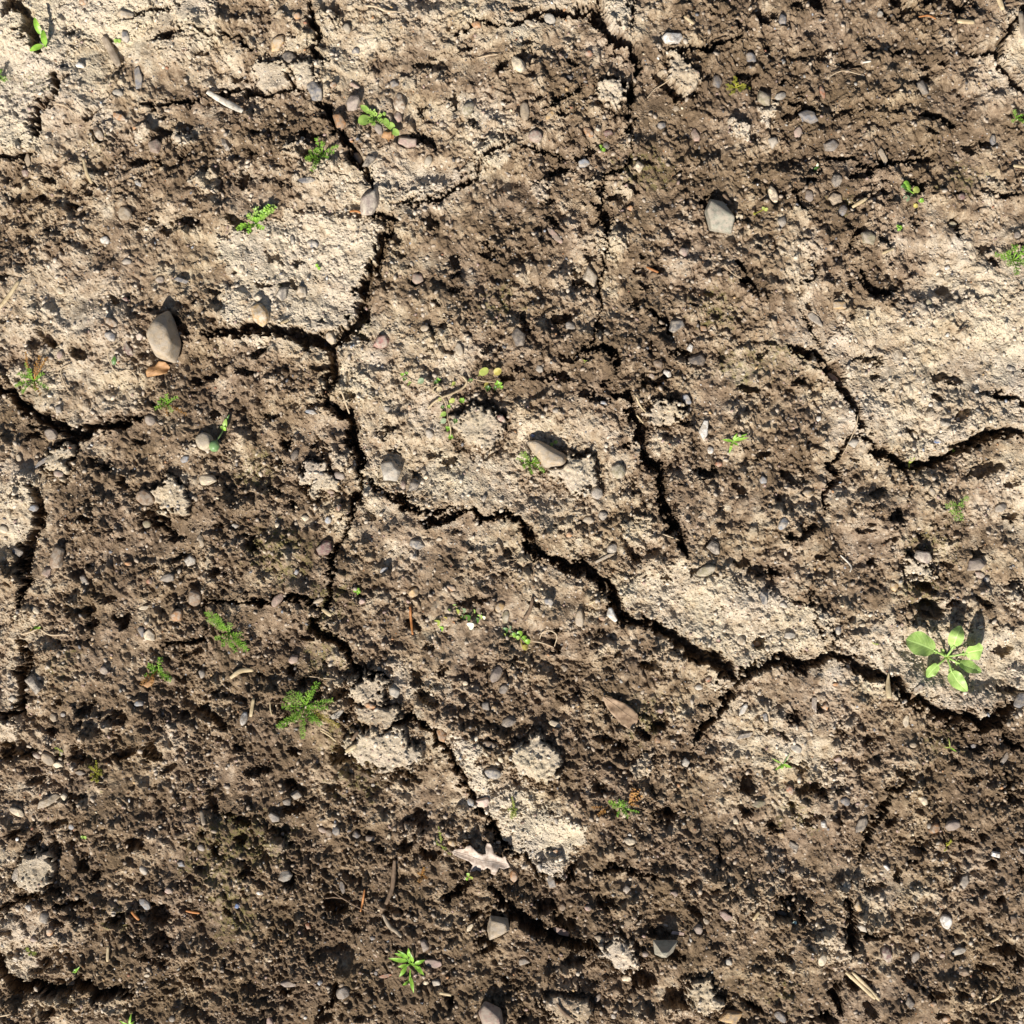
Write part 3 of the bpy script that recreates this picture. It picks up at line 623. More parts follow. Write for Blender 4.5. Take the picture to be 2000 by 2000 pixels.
def soil_material(name, use_attr=True, dryv=.7):
    m, n, b = newmat(name)
    geo = nd(n, "ShaderNodeNewGeometry"); P = geo.outputs["Position"]
    if use_attr:
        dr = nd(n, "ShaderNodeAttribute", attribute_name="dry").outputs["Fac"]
        mo = nd(n, "ShaderNodeAttribute", attribute_name="moss").outputs["Fac"]
    else:
        v = nd(n, "ShaderNodeAttribute", attribute_type='OBJECT', attribute_name="dryness"); dr = v.outputs["Fac"]; mo = None
    n1 = noise(n, P, 60, 4, .6); n2 = noise(n, P, 420, 4, .65); n3 = noise(n, P, 1500, 2, .6)
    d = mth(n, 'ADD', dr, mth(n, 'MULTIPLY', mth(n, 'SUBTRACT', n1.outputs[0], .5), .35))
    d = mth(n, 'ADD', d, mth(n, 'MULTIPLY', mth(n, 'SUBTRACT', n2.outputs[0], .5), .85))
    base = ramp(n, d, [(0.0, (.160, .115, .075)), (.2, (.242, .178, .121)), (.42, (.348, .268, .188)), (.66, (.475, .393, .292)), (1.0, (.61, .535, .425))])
    c = base.outputs[0]
    # slow colour drift between greyish and ochre soil
    hue = noise(n, P, 14, 3, .6)
    c = mixc(n, mth(n, 'MULTIPLY', mth(n, 'SUBTRACT', hue.outputs[0], .35), 3.0), mixc(n, 1.0, c, (1.0, .97, .96), 'MULTIPLY'), mixc(n, 1.0, c, (1.03, 1.0, .90), 'MULTIPLY'))
    # fine grain speckle: single sand grains of several minerals
    vo = nd(n, "ShaderNodeTexVoronoi", feature='F1'); vo.inputs["Scale"].default_value = 1050
    n.links.new(P, vo.inputs["Vector"])
    sep = nd(n, "ShaderNodeSeparateColor"); n.links.new(vo.outputs["Color"], sep.inputs[0])
    g = ramp(n, sep.outputs[0], [(0, (.45, .42, .42)), (.12, (.80, .78, .76)), (.3, (1, 1, 1)), (.82, (1.0, 1.0, 1.0)), (1.0, (1.35, 1.30, 1.2))])
    c = mixc(n, .7, c, mixc(n, 1.0, c, g.outputs[0], 'MULTIPLY'))
    vo2 = nd(n, "ShaderNodeTexVoronoi", feature='F1'); vo2.inputs["Scale"].default_value = 520
    n.links.new(P, vo2.inputs["Vector"])
    sp = nd(n, "ShaderNodeSeparateColor"); n.links.new(vo2.outputs["Color"], sp.inputs[0])
    pick = mth(n, 'MULTIPLY', mth(n, 'GREATER_THAN', sp.outputs[0], .955), mth(n, 'LESS_THAN', vo2.outputs["Distance"], .30))
    gc = ramp(n, sp.outputs[1], [(0, (.10, .10, .115)), (.2, (.30, .12, .045)), (.4, (.52, .45, .36)), (.6, (.34, .22, .11)), (.8, (.62, .60, .56)), (.93, (.13, .15, .19))])
    gc.color_ramp.interpolation = 'CONSTANT'
    c = mixc(n, pick, c, gc.outputs[0])
    if mo is not None:
        mn = noise(n, P, 260, 3, .7)
        mf = mth(n, 'MULTIPLY', mo, mth(n, 'MULTIPLY', mth(n, 'SUBTRACT', mn.outputs[0], .34), 3.6))
        mf = nd(n, "ShaderNodeClamp").inputs[0].node if False else mth(n, 'MINIMUM', mth(n, 'MAXIMUM', mf, 0), .62)
        c = mixc(n, mf, c, (.17, .155, .045))
    n.links.new(c, b.inputs["Base Color"])
    b.inputs["Roughness"].default_value = .95
    b.inputs["Specular IOR Level"].default_value = .12
    # grain relief
    f1 = noise(n, P, 900, 4, .75); f2 = noise(n, P, 2600, 2, .6)
    hsum = mth(n, 'ADD', mth(n, 'MULTIPLY', f1.outputs[0], 1.0), mth(n, 'MULTIPLY', f2.outputs[0], .35))
    bp = nd(n, "ShaderNodeBump"); bp.inputs["Distance"].default_value = .0019; bp.inputs["Strength"].default_value = .9
    n.links.new(hsum, bp.inputs["Height"]); n.links.new(bp.outputs[0], b.inputs["Normal"])
    return m
soil = soil_material("soil_surface")
for o_, lab in clod_objs:
    o_.data.materials.append(soil); o_["label"] = lab; o_["category"] = 'soil clod'; o_["group"] = 'loose clods of dried soil'
ground.data.materials.append(soil)

PAL = dict(tan=(.36,.27,.165), cream=(.62,.50,.32), white=(.66,.62,.56), palegrey=(.34,.31,.26), grey=(.20,.175,.15), darkgrey=(.10,.085,.075),
 slate=(.13,.13,.14), bluegrey=(.27,.29,.32), blue=(.09,.17,.36), teal=(.25,.42,.38), orange=(.40,.19,.065), ochre=(.45,.28,.105), rust=(.30,.11,.045),
 pink=(.38,.25,.205), pinkbrown=(.33,.215,.165), pinkgrey=(.24,.185,.155), brown=(.19,.115,.062), maroon=(.145,.062,.06), red=(.27,.10,.085),
 olive=(.24,.205,.115), olivegrey=(.26,.25,.185), black=(.028,.028,.032))
def stone_material(key, rgb):
    m, n, b = newmat(key + "_stone")
    tc = nd(n, "ShaderNodeTexCoord"); P = tc.outputs["Object"]
    oi = nd(n, "ShaderNodeObjectInfo")
    mp = nd(n, "ShaderNodeVectorMath", operation='ADD'); n.links.new(P, mp.inputs[0])
    sc = nd(n, "ShaderNodeVectorMath", operation='SCALE'); sc.inputs[3].default_value = 3.7
    cb = nd(n, "ShaderNodeCombineXYZ"); n.links.new(oi.outputs["Random"], cb.inputs[0]); n.links.new(oi.outputs["Random"], cb.inputs[1])
    n.links.new(cb.outputs[0], sc.inputs[0]); n.links.new(sc.outputs[0], mp.inputs[1]); V = mp.outputs[0]
    a1 = noise(n, V, 130, 4, .6); a2 = noise(n, V, 900, 3, .7)
    a1.inputs['Distortion'].default_value = .8
    lo = tuple(v * .55 for v in rgb); hi = tuple(min(.85, v * 1.45) for v in rgb)
    r = ramp(n, a1.outputs[0], [(.28, lo), (.5, rgb), (.75, hi)])
    c = mixc(n, .45, r.outputs[0], mixc(n, 1.0, r.outputs[0], ramp(n, a2.outputs[0], [(.3, (.55, .55, .55)), (.7, (1.35, 1.33, 1.3))]).outputs[0], 'MULTIPLY'))
    val = mth(n, 'ADD', mth(n, 'MULTIPLY', oi.outputs["Random"], .4), .8)
    hv = nd(n, "ShaderNodeHueSaturation"); n.links.new(val, hv.inputs["Value"]); n.links.new(c, hv.inputs["Color"])
    # soil smeared over part of the stone
    du = noise(n, V, 210, 4, .7)
    df = mth(n, 'MINIMUM', mth(n, 'MAXIMUM', mth(n, 'MULTIPLY', mth(n, 'SUBTRACT', du.outputs[0], .42), 5), 0), .85)
    ld = nd(n, 'ShaderNodeAttribute', attribute_type='OBJECT', attribute_name='dust')
    c = mixc(n, df, hv.outputs[0], mixc(n, ld.outputs['Fac'], (.22, .172, .127), (.50, .43, .335)))
    n.links.new(c, b.inputs["Base Color"])
    b.inputs["Roughness"].default_value = .62; b.inputs["Specular IOR Level"].default_value = .35
    bp = nd(n, "ShaderNodeBump"); bp.inputs["Distance"].default_value = .0014; bp.inputs["Strength"].default_value = .55
    n.links.new(a2.outputs[0], bp.inputs["Height"]); n.links.new(bp.outputs[0], b.inputs["Normal"])
    return m
def dull(v, f=.22):
    g_ = sum(v) / 3; return tuple(x * (1 - f) + (g_ * .6 + w_ * .4) * f for x, w_ in zip(v, (.34, .26, .18)))
PAL = {k: dull(v) for k, v in PAL.items()}
STM = {k: stone_material(k, v) for k, v in PAL.items()}

def plant_material(name, rgb, rgb2=None, trans=.3, rough=.5, veins=False, fib=False):
    m, n, b = newmat(name)
    rgb2 = rgb2 or tuple(v * .6 for v in rgb)
    tc = nd(n, "ShaderNodeTexCoord"); geo = nd(n, "ShaderNodeNewGeometry")
    a1 = noise(n, geo.outputs["Position"], 220, 3, .6)
    r = ramp(n, a1.outputs[0], [(.32, rgb2), (.62, rgb)]); c = r.outputs[0]
    if veins:
        sp = nd(n, "ShaderNodeSeparateXYZ"); n.links.new(tc.outputs["UV"], sp.inputs[0])
        s_ = mth(n, 'ABSOLUTE', mth(n, 'SUBTRACT', sp.outputs[1], .5))
        mid = mth(n, 'LESS_THAN', s_, .035)
        ph = mth(n, 'FRACT', mth(n, 'SUBTRACT', mth(n, 'MULTIPLY', sp.outputs[0], 7.0), mth(n, 'MULTIPLY', s_, 4.5)))
        side = mth(n, 'MULTIPLY', mth(n, 'LESS_THAN', mth(n, 'ABSOLUTE', mth(n, 'SUBTRACT', ph, .5)), .06), .45)
        f = mth(n, 'MAXIMUM', mid, side)
        hl = noise(n, geo.outputs["Position"], 520, 3, .6)
        spot = mth(n, 'MULTIPLY', mth(n, 'GREATER_THAN', hl.outputs[0], .665), .7)
        c = mixc(n, spot, c, (.26, .20, .10))
        c = mixc(n, mth(n, 'MULTIPLY', f, .75), c, tuple(min(.9, v * 1.5 + .05) for v in rgb))
        bp = nd(n, "ShaderNodeBump"); bp.inputs["Distance"].default_value = .0006; bp.inputs["Strength"].default_value = .6; bp.invert = True
        n.links.new(f, bp.inputs["Height"]); n.links.new(bp.outputs[0], b.inputs["Normal"])
    if fib:
        mpn = nd(n, "ShaderNodeMapping"); mpn.inputs["Scale"].default_value = (1.5, 40, 40)
        n.links.new(tc.outputs["UV"], mpn.inputs[0]); f2 = noise(n, mpn.outputs[0], 1.5, 3, .6)
        c = mixc(n, .6, c, mixc(n, 1.0, c, ramp(n, f2.outputs[0], [(.35, (.5, .47, .42)), (.65, (1.3, 1.28, 1.25))]).outputs[0], 'MULTIPLY'))
    n.links.new(c, b.inputs["Base Color"]); b.inputs["Roughness"].default_value = rough
    b.inputs["Specular IOR Level"].default_value = .35
    if trans:
        t = nd(n, "ShaderNodeBsdfTranslucent"); mx = nd(n, "ShaderNodeMixShader"); mx.inputs[0].default_value = trans
        n.links.new(c, t.inputs[0]); o = [x for x in n.nodes if x.type == 'OUTPUT_MATERIAL'][0]
        n.links.new(b.outputs[0], mx.inputs[1]); n.links.new(t.outputs[0], mx.inputs[2]); n.links.new(mx.outputs[0], o.inputs[0])
    return m
PM = dict(
 rosette=plant_material("rosette_leaf", (.40,.57,.16), (.28,.45,.10), .25, .42, True),
 frond=plant_material("feathery_leaf", (.31,.52,.07), (.16,.35,.035), .25, .4),
 pale=plant_material("pale_green_leaf", (.36,.50,.12), (.22,.37,.06), .25, .45),
 lime=plant_material("lime_leaf", (.44,.48,.12), (.27,.33,.06), .3, .45),
 dark=plant_material("dark_green_leaf", (.085,.18,.03), (.04,.10,.015), .2, .4),
 greyg=plant_material("grey_green_leaf", (.22,.28,.16), (.15,.21,.10), .2, .5),
 yellow=plant_material("yellow_leaf", (.55,.46,.12), (.40,.33,.07), .3, .5),
 orange=plant_material("withered_leaf", (.42,.22,.05), (.26,.12,.05), .2, .6),
 stem=plant_material("pale_stem", (.42,.33,.20), (.28,.20,.12), 0, .6),
 greenstem=plant_material("green_stem", (.26,.36,.12), (.18,.26,.09), 0, .5),
 oak=plant_material("dead_oak_leaf", (.56,.46,.37), (.26,.185,.135), .15, .5),
 brownleaf=plant_material("dead_brown_leaf", (.36,.245,.15), (.17,.105,.06), .1, .6),
 crumple=plant_material("crumpled_leaf", (.42,.235,.10), (.25,.125,.05), .15, .6),
 straw=plant_material("straw", (.52,.42,.26), (.36,.27,.15), 0, .6, fib=True),
 paleroot=plant_material("pale_root", (.50,.40,.27), (.38,.28,.18), 0, .7, fib=True),
 twig=plant_material("brown_twig", (.20,.135,.085), (.10,.065,.04), 0, .75, fib=True),
 needle=plant_material("rusty_needle", (.42,.18,.055), (.26,.10,.03), 0, .6, fib=True),
 wood=plant_material("grey_wood", (.33,.27,.20), (.20,.155,.11), 0, .8, fib=True),
 whitewood=plant_material("white_wood", (.62,.58,.50), (.36,.31,.25), 0, .7, fib=True),
 moss=plant_material("yellow_moss", (.36,.34,.04), (.20,.20,.025), .2, .7),
 pod=plant_material("green_pod", (.20,.31,.13), (.11,.20,.07), 0, .4),
 flower=plant_material("cream_flower", (.80,.78,.62), (.70,.68,.45), .2, .6),
)
# ------------------------------------------------------------------ object helpers
LABELS = {}
def place(o, label, cat, group=None):
    o["label"] = label; o["category"] = cat
    if group: o["group"] = group
    return o
def mesh_obj(name, verts, faces, mat, parent=None, loc=None, smooth=True, uvs=None):
    m = bpy.data.meshes.new(name); m.from_pydata([tuple(v) for v in verts], [], faces); m.update()
    if smooth: m.polygons.foreach_set("use_smooth", [True] * len(m.polygons))
    if uvs is not None:
        ul = m.uv_layers.new(name="UVMap")
        vi = np.empty(len(m.loops), np.int32); m.loops.foreach_get("vertex_index", vi)
        ul.data.foreach_set("uv", np.asarray(uvs, np.float32)[vi].ravel())
    m.materials.append(mat)
    o = bpy.data.objects.new(name, m); col.objects.link(o)
    if loc is not None: o.location = loc
    if parent is not None: o.parent = parent
    return o
_ico = {}
def ico(sub):
    if sub not in _ico:
        b = bmesh.new(); bmesh.ops.create_icosphere(b, subdivisions=sub, radius=1)
        _ico[sub] = (np.array([v.co[:] for v in b.verts]), [tuple(v.index for v in f.verts) for f in b.faces]); b.free()
    return _ico[sub]
def lump_noise(Vs, seed, freq, amp):
    r = np.random.RandomState(seed); out = np.zeros(len(Vs))
    for k in range(7):
        d = r.standard_normal(3); d /= np.linalg.norm(d); out += np.sin(Vs @ d * freq * r.uniform(.6, 1.7) + r.uniform(0, 6.28)) / 7 ** .5
    return out * amp
def hull_stone(name, outline, hh, mat, base, seed, sharp=20, facet=None, sub=4, sink=.25, rough_amp=.012, tops=3, flat=False):
    """convex stone from support planes; outline in survey px (image coords)"""
    r = np.random.RandomState(seed)
    n = len(outline)
    cx = sum(p[0] for p in outline) / n; cy = sum(p[1] for p in outline) / n
    Q = [((p[0] - cx), -(p[1] - cy)) for p in outline]
    ar = sum(Q[i][0] * Q[(i + 1) % n][1] - Q[(i + 1) % n][0] * Q[i][1] for i in range(n))
    if ar < 0: Q = Q[::-1]
    pl = []
    for i in range(n):
        (x0, y0), (x1, y1) = Q[i], Q[(i + 1) % n]
        nx, ny = (y1 - y0), -(x1 - x0); l = math.hypot(nx, ny); nx /= l; ny /= l
        d = x0 * nx + y0 * ny
        tl = math.radians(r.uniform(5, 28)); c, s = math.cos(tl), math.sin(tl)
        pl.append((nx * c, ny * c, s, d * c))
        pl.append((nx * .8, ny * .8, -.6, d * .8 + hh * .3))
    for k in range(tops):
        t_ = math.radians(r.uniform(4, 30 if not flat else 8)); a_ = r.uniform(0, 6.28)
        pl.append((math.cos(a_) * math.sin(t_), math.sin(a_) * math.sin(t_), math.cos(t_), hh * r.uniform(.86, 1.0)))
    if facet:                                   # a facet that leans away from the sun
        az = math.radians(90 - SHADOW_DIR - 12); ca, sa = math.cos(az), math.sin(az)
        Dd = max(q_[0] * ca + q_[1] * sa for q_ in Q); x0_ = facet[0] * Dd
        el = math.atan2(Dd - x0_, hh)
        pl.append((ca * math.cos(el), sa * math.cos(el), math.sin(el), Dd * math.cos(el)))
    pl.append((0, 0, -1, hh))
    pl = np.array(pl)
    D, F = ico(sub)
    ex = max(abs(q[0]) for q in Q); ey = max(abs(q[1]) for q in Q)
    D = D * np.array([ex, ey, hh]); D = D / np.linalg.norm(D, axis=1)[:, None]
    q = np.clip(D @ pl[:, :3].T, 0, None) / np.maximum(pl[:, 3], .05 * hh)
    rad = (q ** sharp).sum(1) ** (-1.0 / sharp)
    Pn = D * rad[:, None]
    sc = max(ex, ey)
    Pn = Pn * (1 + lump_noise(Pn / sc, seed + 1, 5, rough_amp * 1.6) + lump_noise(Pn / sc, seed + 2, 14, rough_amp * .6))[:, None]
    zc = base + hh * (1 - 2 * sink) * .9
    return mesh_obj(name, Pn * U, F, mat, loc=W(cx, cy, zc))

def rand_outline(px, py, L, B, ang, shape, r):
    n = {'r': r.choice([7, 8, 9]), 'a': r.choice([4, 5, 5, 6]), 'f': r.choice([4, 5, 6])}[shape]
    ph = r.uniform(0, 6.28); a_ = math.radians(ang); out = []
    for k in range(n):
        t = ph + (k + (0 if shape == 'r' else r.uniform(-.27, .27))) / n * 6.2832
        g = 1.04 if shape == 'r' else 1.17
        g *= r.uniform(.86, 1.08) if shape == 'r' else r.uniform(.9, 1.1)
        x, y = math.cos(t) * L / 2 * g, math.sin(t) * B / 2 * g
        out.append((px + x * math.cos(a_) - y * math.sin(a_), py + x * math.sin(a_) + y * math.cos(a_)))
    return out

# ---- stones
landmarks = []          # filled by plants etc below; stones labelled at the end
stone_objs = []
for k, (px, py, L, B, an, colr, shp, base) in enumerate(STONES):
    r = np.random.RandomState(500 + k)
    dull_c = colr in ('tan', 'grey', 'pinkbrown', 'pinkgrey', 'brown', 'palegrey', 'darkgrey', 'slate', 'olive') and L < 30
    hh = B * {'r': .36, 'a': .38, 'f': .20}[shp]
    if colr == 'white' and B < 14: hh = B * .42
    o = hull_stone({'r': 'pebble', 'a': 'stone', 'f': 'stone_flake'}[shp], rand_outline(px, py, L, B, an, shp if colr in ('white', 'cream', 'orange', 'ochre', 'olive', 'maroon', 'brown') or L > 30 else ('a' if k % 4 else 'r'), r), hh, STM[colr], base, 900 + k * 3,
                   sharp={'r': 8 + (k % 3) * 4, 'a': 20, 'f': 22}[shp], sub=4 if L > 24 else 3, sink=(.46 if dull_c else .34) if shp != 'f' else .2, flat=shp == 'f', rough_amp=.03 if shp == 'a' else .014)
    o["dust"] = float(np.clip(interp(dry, px, py) + .1, 0, 1))
    stone_objs.append((o, px, py, L, B, an, colr, shp))
for k, ((tkey, poly, hh, colr, shp, fac, lab), (P, base)) in enumerate(zip(BIG, BIGB)):
    o = hull_stone('stone', P, hh * K, STM[colr], base, 60 + k * 5, sharp=shp, facet=fac, sub=5, sink=.16, rough_amp=.006, tops=3)
    o["dust"] = .45
    o['dust'] = .5
    place(o, lab, 'stone', 'stones lying on the soil')
# ------------------------------------------------------------------ plants
def tube(name, pts, radii, mat, parent=None, sides=7, flat=1.0, join=None, origin=None):
    """pts = world Vectors; returns (verts, faces, uvs) or object"""
    V, F, UV = [], [], []
    n = len(pts)
    for i, p in enumerate(pts):
        t = (pts[min(i + 1, n - 1)] - pts[max(i - 1, 0)]).normalized()
        up = Vector((0, 0, 1)) if abs(t.z) < .95 else Vector((1, 0, 0))
        s = t.cross(up).normalized(); u = s.cross(t)
        for k in range(sides):
            a_ = 2 * math.pi * k / sides
            V.append(p + (s * math.cos(a_) + u * math.sin(a_) * flat) * radii[i]); UV.append((i / (n - 1), k / sides))
        if i:
            for k in range(sides):
                F.append(((i - 1) * sides + k, (i - 1) * sides + (k + 1) % sides, i * sides + (k + 1) % sides, i * sides + k))
    F.append(tuple(range(sides))[::-1]); F.append(tuple((n - 1) * sides + k for k in range(sides)))
    if join is not None:
        o_ = len(join[0]); join[0].extend(V); join[1].extend(tuple(i + o_ for i in f) for f in F); join[2].extend(UV); return
    org = origin or Vector((0, 0, 0))
    return mesh_obj(name, [v - org for v in V], F, mat, parent, uvs=UV)
def spline(pts, n):
    pts = [Vector(p) for p in pts]
    if len(pts) == 2: return [pts[0].lerp(pts[1], i / n) for i in range(n + 1)]
    out_ = []
    e = [pts[0] * 2 - pts[1]] + pts + [pts[-1] * 2 - pts[-2]]
    m_ = len(pts) - 1
    for i in range(n + 1):
        t = i / n * m_; k = min(int(t), m_ - 1); t -= k
        p0, p1, p2, p3 = e[k:k + 4]
        out_.append(.5 * ((2 * p1) + (p2 - p0) * t + (2 * p0 - 5 * p1 + 4 * p2 - p3) * t * t + (3 * p1 - p0 - 3 * p2 + p3) * t ** 3))
    return out_
def empty(name, loc):
    o = bpy.data.objects.new(name, None); o.empty_display_size = .01; col.objects.link(o); o.location = loc; return o
def blade(base, mid, tip, width, prof, join, fold=.25, nu=14, nv=6, wave=0, seed=0, tilt=0.0):
    """leaf surface along base-mid-tip (world vectors); width in metres"""
    path = spline([base, mid, tip], nu); r = np.random.RandomState(seed); ph = r.uniform(0, 6.28)
    V, F, UV = [], [], []
    for i, p in enumerate(path):
        t_ = (path[min(i + 1, nu)] - path[max(i - 1, 0)]).normalized()
        s = t_.cross(Vector((0, 0, 1)))
        s = s.normalized() if s.length > 1e-6 else Vector((1, 0, 0))
        if tilt: s = (s * math.cos(tilt) + Vector((0, 0, math.sin(tilt)))).normalized()
        u = s.cross(t_); tt_ = i / nu; w = prof(tt_) * width / 2
        for j in range(nv + 1):
            q = j / nv * 2 - 1
            z = abs(q) * fold * w + wave * w * math.sin(ph + tt_ * 11 + (3 if q > 0 else 0)) * q * q
            V.append(p + s * q * w + u * z); UV.append((tt_, j / nv))
        if i:
            for j in range(nv):
                a0 = (i - 1) * (nv + 1) + j
                F.append((a0, a0 + 1, a0 + nv + 2, a0 + nv + 1))
    o_ = len(join[0]); join[0].extend(V); join[1].extend(tuple(x + o_ for x in f) for f in F); join[2].extend(UV)
OVATE = lambda t: max(.02, math.sin(math.pi * min(1, t ** .75)) ** .62)
OBOV = lambda t: max(.02, math.sin(math.pi * t ** 1.15) ** .6)
LANCE = lambda t: max(.03, math.sin(math.pi * t ** .7) ** 1.0)
DISC = lambda t: max(.03, math.sqrt(max(0, 1 - (2 * t - 1) ** 2)))
def J(): return ([], [], [])
def put(name, j, mat, parent):
    org = parent.location
    return mesh_obj(name, [v - org for v in j[0]], j[1], mat, parent, uvs=j[2])

# --- big rosette
T32 = (3, 2)
cpx, cpy = Z(T32, 1332, 1088)
TIL = [-.3, .35, -.7, .45, -.2, .3, 0]; g0 = hz(cpx, cpy, 12)
ros = empty('rosette_weed', W(cpx, cpy, g0))
place(ros, 'big rosette weed with broad light green leaves at the right edge of the frame', 'weed', None)
def ZW(t, x, y, h): p = Z(t, x, y); return W(p[0] - (h - g0) * (p[0] - 1000) / 3333, p[1] - (h - g0) * (p[1] - 1000) / 3333, h)
for i, (pet, midp, tip, wd, h0, h1, pr, ti) in enumerate([
    ((1238, 1040), (1150, 1000), (1028, 958), 182, 34, 40, OBOV, 0), ((1390, 1000), (1412, 930), (1445, 858), 112, 30, 36, OVATE, 0),
    ((1492, 1058), (1540, 1045), (1606, 1035), 178, 22, 24, OBOV, -.35), ((1432, 1140), (1520, 1170), (1596, 1202), 96, 14, 13, OVATE, .25),
    ((1375, 1210), (1415, 1270), (1490, 1348), 112, 15, 13, OVATE, 0), ((1262, 1155), (1220, 1195), (1185, 1245), 92, 12, 9, OVATE, 0),
    ((1310, 1060), (1300, 1040), (1288, 1020), 30, 6, 12, LANCE, 0)]):
    j = J()
    c = ZW(T32, 1332, 1088, g0 + 2); pt = ZW(T32, *pet, g0 + h0 * .8)
    tube('x', spline([c, c.lerp(pt, .5) + Vector((0, 0, 4 * U)), pt], 6), [2.2 * U] * 3 + [2.0 * U] * 4, None, join=j, flat=.6)
    blade(pt - (pt - c) * .12, ZW(T32, *midp, g0 + h1 * 1.05), ZW(T32, *tip, g0 + h1 * .72), wd * K * U, pr, j, fold=.16, nu=26, nv=10, wave=.16, seed=i, tilt=TIL[i])
    if i < 5:      # small teeth at the foot of the blade
        side = (pt - c).cross(Vector((0, 0, 1))).normalized()
        for sg in (-1, 1):
            q = c.lerp(pt, .8)
            blade(q, q + side * sg * 3 * U, q + side * sg * 6 * U + (pt - c).normalized() * 3 * U, 5 * U, LANCE, j, nu=5, nv=2)
    put('leaf', j, PM['rosette'], ros)
j = J()
for k in range(5):
    a_ = k * 1.26; c = ZW(T32, 1332, 1088, g0 + 3)
    blade(c, c + Vector((math.cos(a_), math.sin(a_), .8)) * 3 * U, c + Vector((math.cos(a_), math.sin(a_), .7)) * 7 * U, 3.4 * U, LANCE, j, nu=5, nv=2)
put('crown', j, PM['lime'], ros)

# --- feathery weeds: one child per frond
def frond_plant(name, t, c, tips, label, mat='frond', h=14, leaf=9.5, lw=1.3, dens=6.0, tipmat=None, broad=False, seed=1):
    px, py = Z(t, *c); g = hz(px, py, 8)
    root = empty(name, W(px, py, g)); place(root, label, 'weed', 'small green weeds sprouting from the soil')
    r = np.random.RandomState(seed)
    for ti, tip in enumerate(tips):
        j = J(); tm = tip[2] if len(tip) > 2 else mat
        tx, ty = Z(t, tip[0], tip[1]); L = math.hypot(tx - px, ty - py); leaf_ = leaf; leaf = leaf * r.uniform(.8, 1.35)
        gt = max(hz(tx, ty, 4), g - 4)
        A = W(px, py, g); B = W(tx, ty, gt + h * r.uniform(.7, 1.2)); Mi = A.lerp(B, .5) + Vector((r.uniform(-1, 1) * U * 2, r.uniform(-1, 1) * U * 2, h * .55 * U))
        path = spline([A, Mi, B], 14)
        tube('x', path, [1.15 * U * (1 - .6 * i / 14) for i in range(15)], None, join=j, sides=5)
        nl = max(4, int(L / dens))
        for q in range(nl):
            f = .22 + .78 * (q + .5) / nl; k = f * 14; i = min(13, int(k)); p = path[i].lerp(path[i + 1], k - i)
            tg = (path[i + 1] - path[i]).normalized(); s = tg.cross(Vector((0, 0, 1))).normalized()
            for sg in (-1, 1, 0):
                ln = leaf * U * (math.sin(min(1, f * 1.05) * 2.3 + .35) * .6 + .4) * r.uniform(.7, 1.15)
                if sg == 0 and r.rand() < .35: continue
                d = (tg * r.uniform(.5, .95) + s * sg * r.uniform(.6, 1.0) + Vector((0, 0, r.uniform(-.1, .75) + (.5 if sg == 0 else 0)))).normalized()
                if broad:
                    blade(p, p + d * ln * .5, p + d * ln, ln * .55, OVATE, j, nu=6, nv=3, fold=.2)
                else:
                    tube('x', [p, p + d * ln * .5, p + (d + tg * .35).normalized() * ln], [lw * .5 * U, lw * .42 * U, .14 * U], None, join=j, sides=4)
                    if ln > 4 * U:
                        for sg2, at_ in ((-1, .35), (1, .45), (-1, .65), (1, .7)):
                            s2 = d.cross(Vector((0, 0, 1)));  s2 = s2.normalized() if s2.length > 1e-5 else s
                            q0 = p + d * ln * at_
                            tube('x', [q0, q0 + (d + s2 * sg2 * .9 + Vector((0, 0, r.uniform(-.1, .5)))).normalized() * ln * .36], [lw * .4 * U, .14 * U], None, join=j, sides=4)
        leaf = leaf_
        put('frond', j, PM['pale' if tm == 'frond' and r.rand() < .18 else tm], root)
    return root
frond_plant('feathery_weed', (1,2), (385,1455), [(480,1275),(595,1405),(245,1385),(185,1605),(370,1690),(505,1590),(275,1345),(560,1460),(420,1345),(225,1450),(335,1345),(300,1560),(450,1560),(430,1450),(640,1600,'yellow')], 'largest feathery bright green weed, lower left of the middle crack', h=20, leaf=10, seed=3)
frond_plant('feathery_weed', (0,2), (1735,905), [(1585,750),(1650,765),(1600,800),(1765,830),(1640,950),(1840,925),(1870,1010),(1795,1050),(1700,1000),(1885,1035),(1700,850),(1760,1000)], 'elongated feathery green weed leaning from upper left to lower right', h=22, leaf=9, seed=4)
frond_plant('feathery_weed', (1,0), (505,1175), [(468,1068),(640,1130),(400,1235),(440,1325),(410,1175),(565,1230),(600,1180),(520,1095),(470,1150)], 'feathery green weed beside the upper left crack, below orange stone', h=16, leaf=8, seed=5)
frond_plant('feathery_weed', (0,2), (1190,1190), [(1212,1100),(1120,1148),(1100,1235),(1272,1230),(1295,1265),(1150,1175),(1230,1180),(1080,1300,'orange'),(1150,1310,'orange')], 'small dark feathery weed with a reddish withered leaf under it', h=14, leaf=7, seed=6, tipmat='dark')
frond_plant('feathery_weed', (0,1), (262,940), [(208,800),(158,890),(345,890),(392,1000),(188,1035),(300,1015),(245,860),(130,985),(325,760,'orange'),(215,730,'orange'),(380,770,'orange'),(340,1050,'orange')], 'feathery green weed with red dry fronds near the left edge', h=14, leaf=7, seed=7)
frond_plant('feathery_weed', (0,1), (1270,1115), [(1190,1155),(1228,1080),(1355,1070),(1315,1175),(1275,1050),(1210,1110),(1270,1210,'orange'),(1420,1200,'orange')], 'small feathery weed at right end of the left crack', h=13, leaf=6, seed=8)
frond_plant('feathery_weed', (2,1), (140,1560), [(35,1522),(95,1480),(192,1508),(245,1625),(88,1590),(150,1645),(62,1490),(200,1560),(260,1560,'orange')], 'feathery green weed touching the long mottled tan stone', h=15, leaf=7, seed=9)
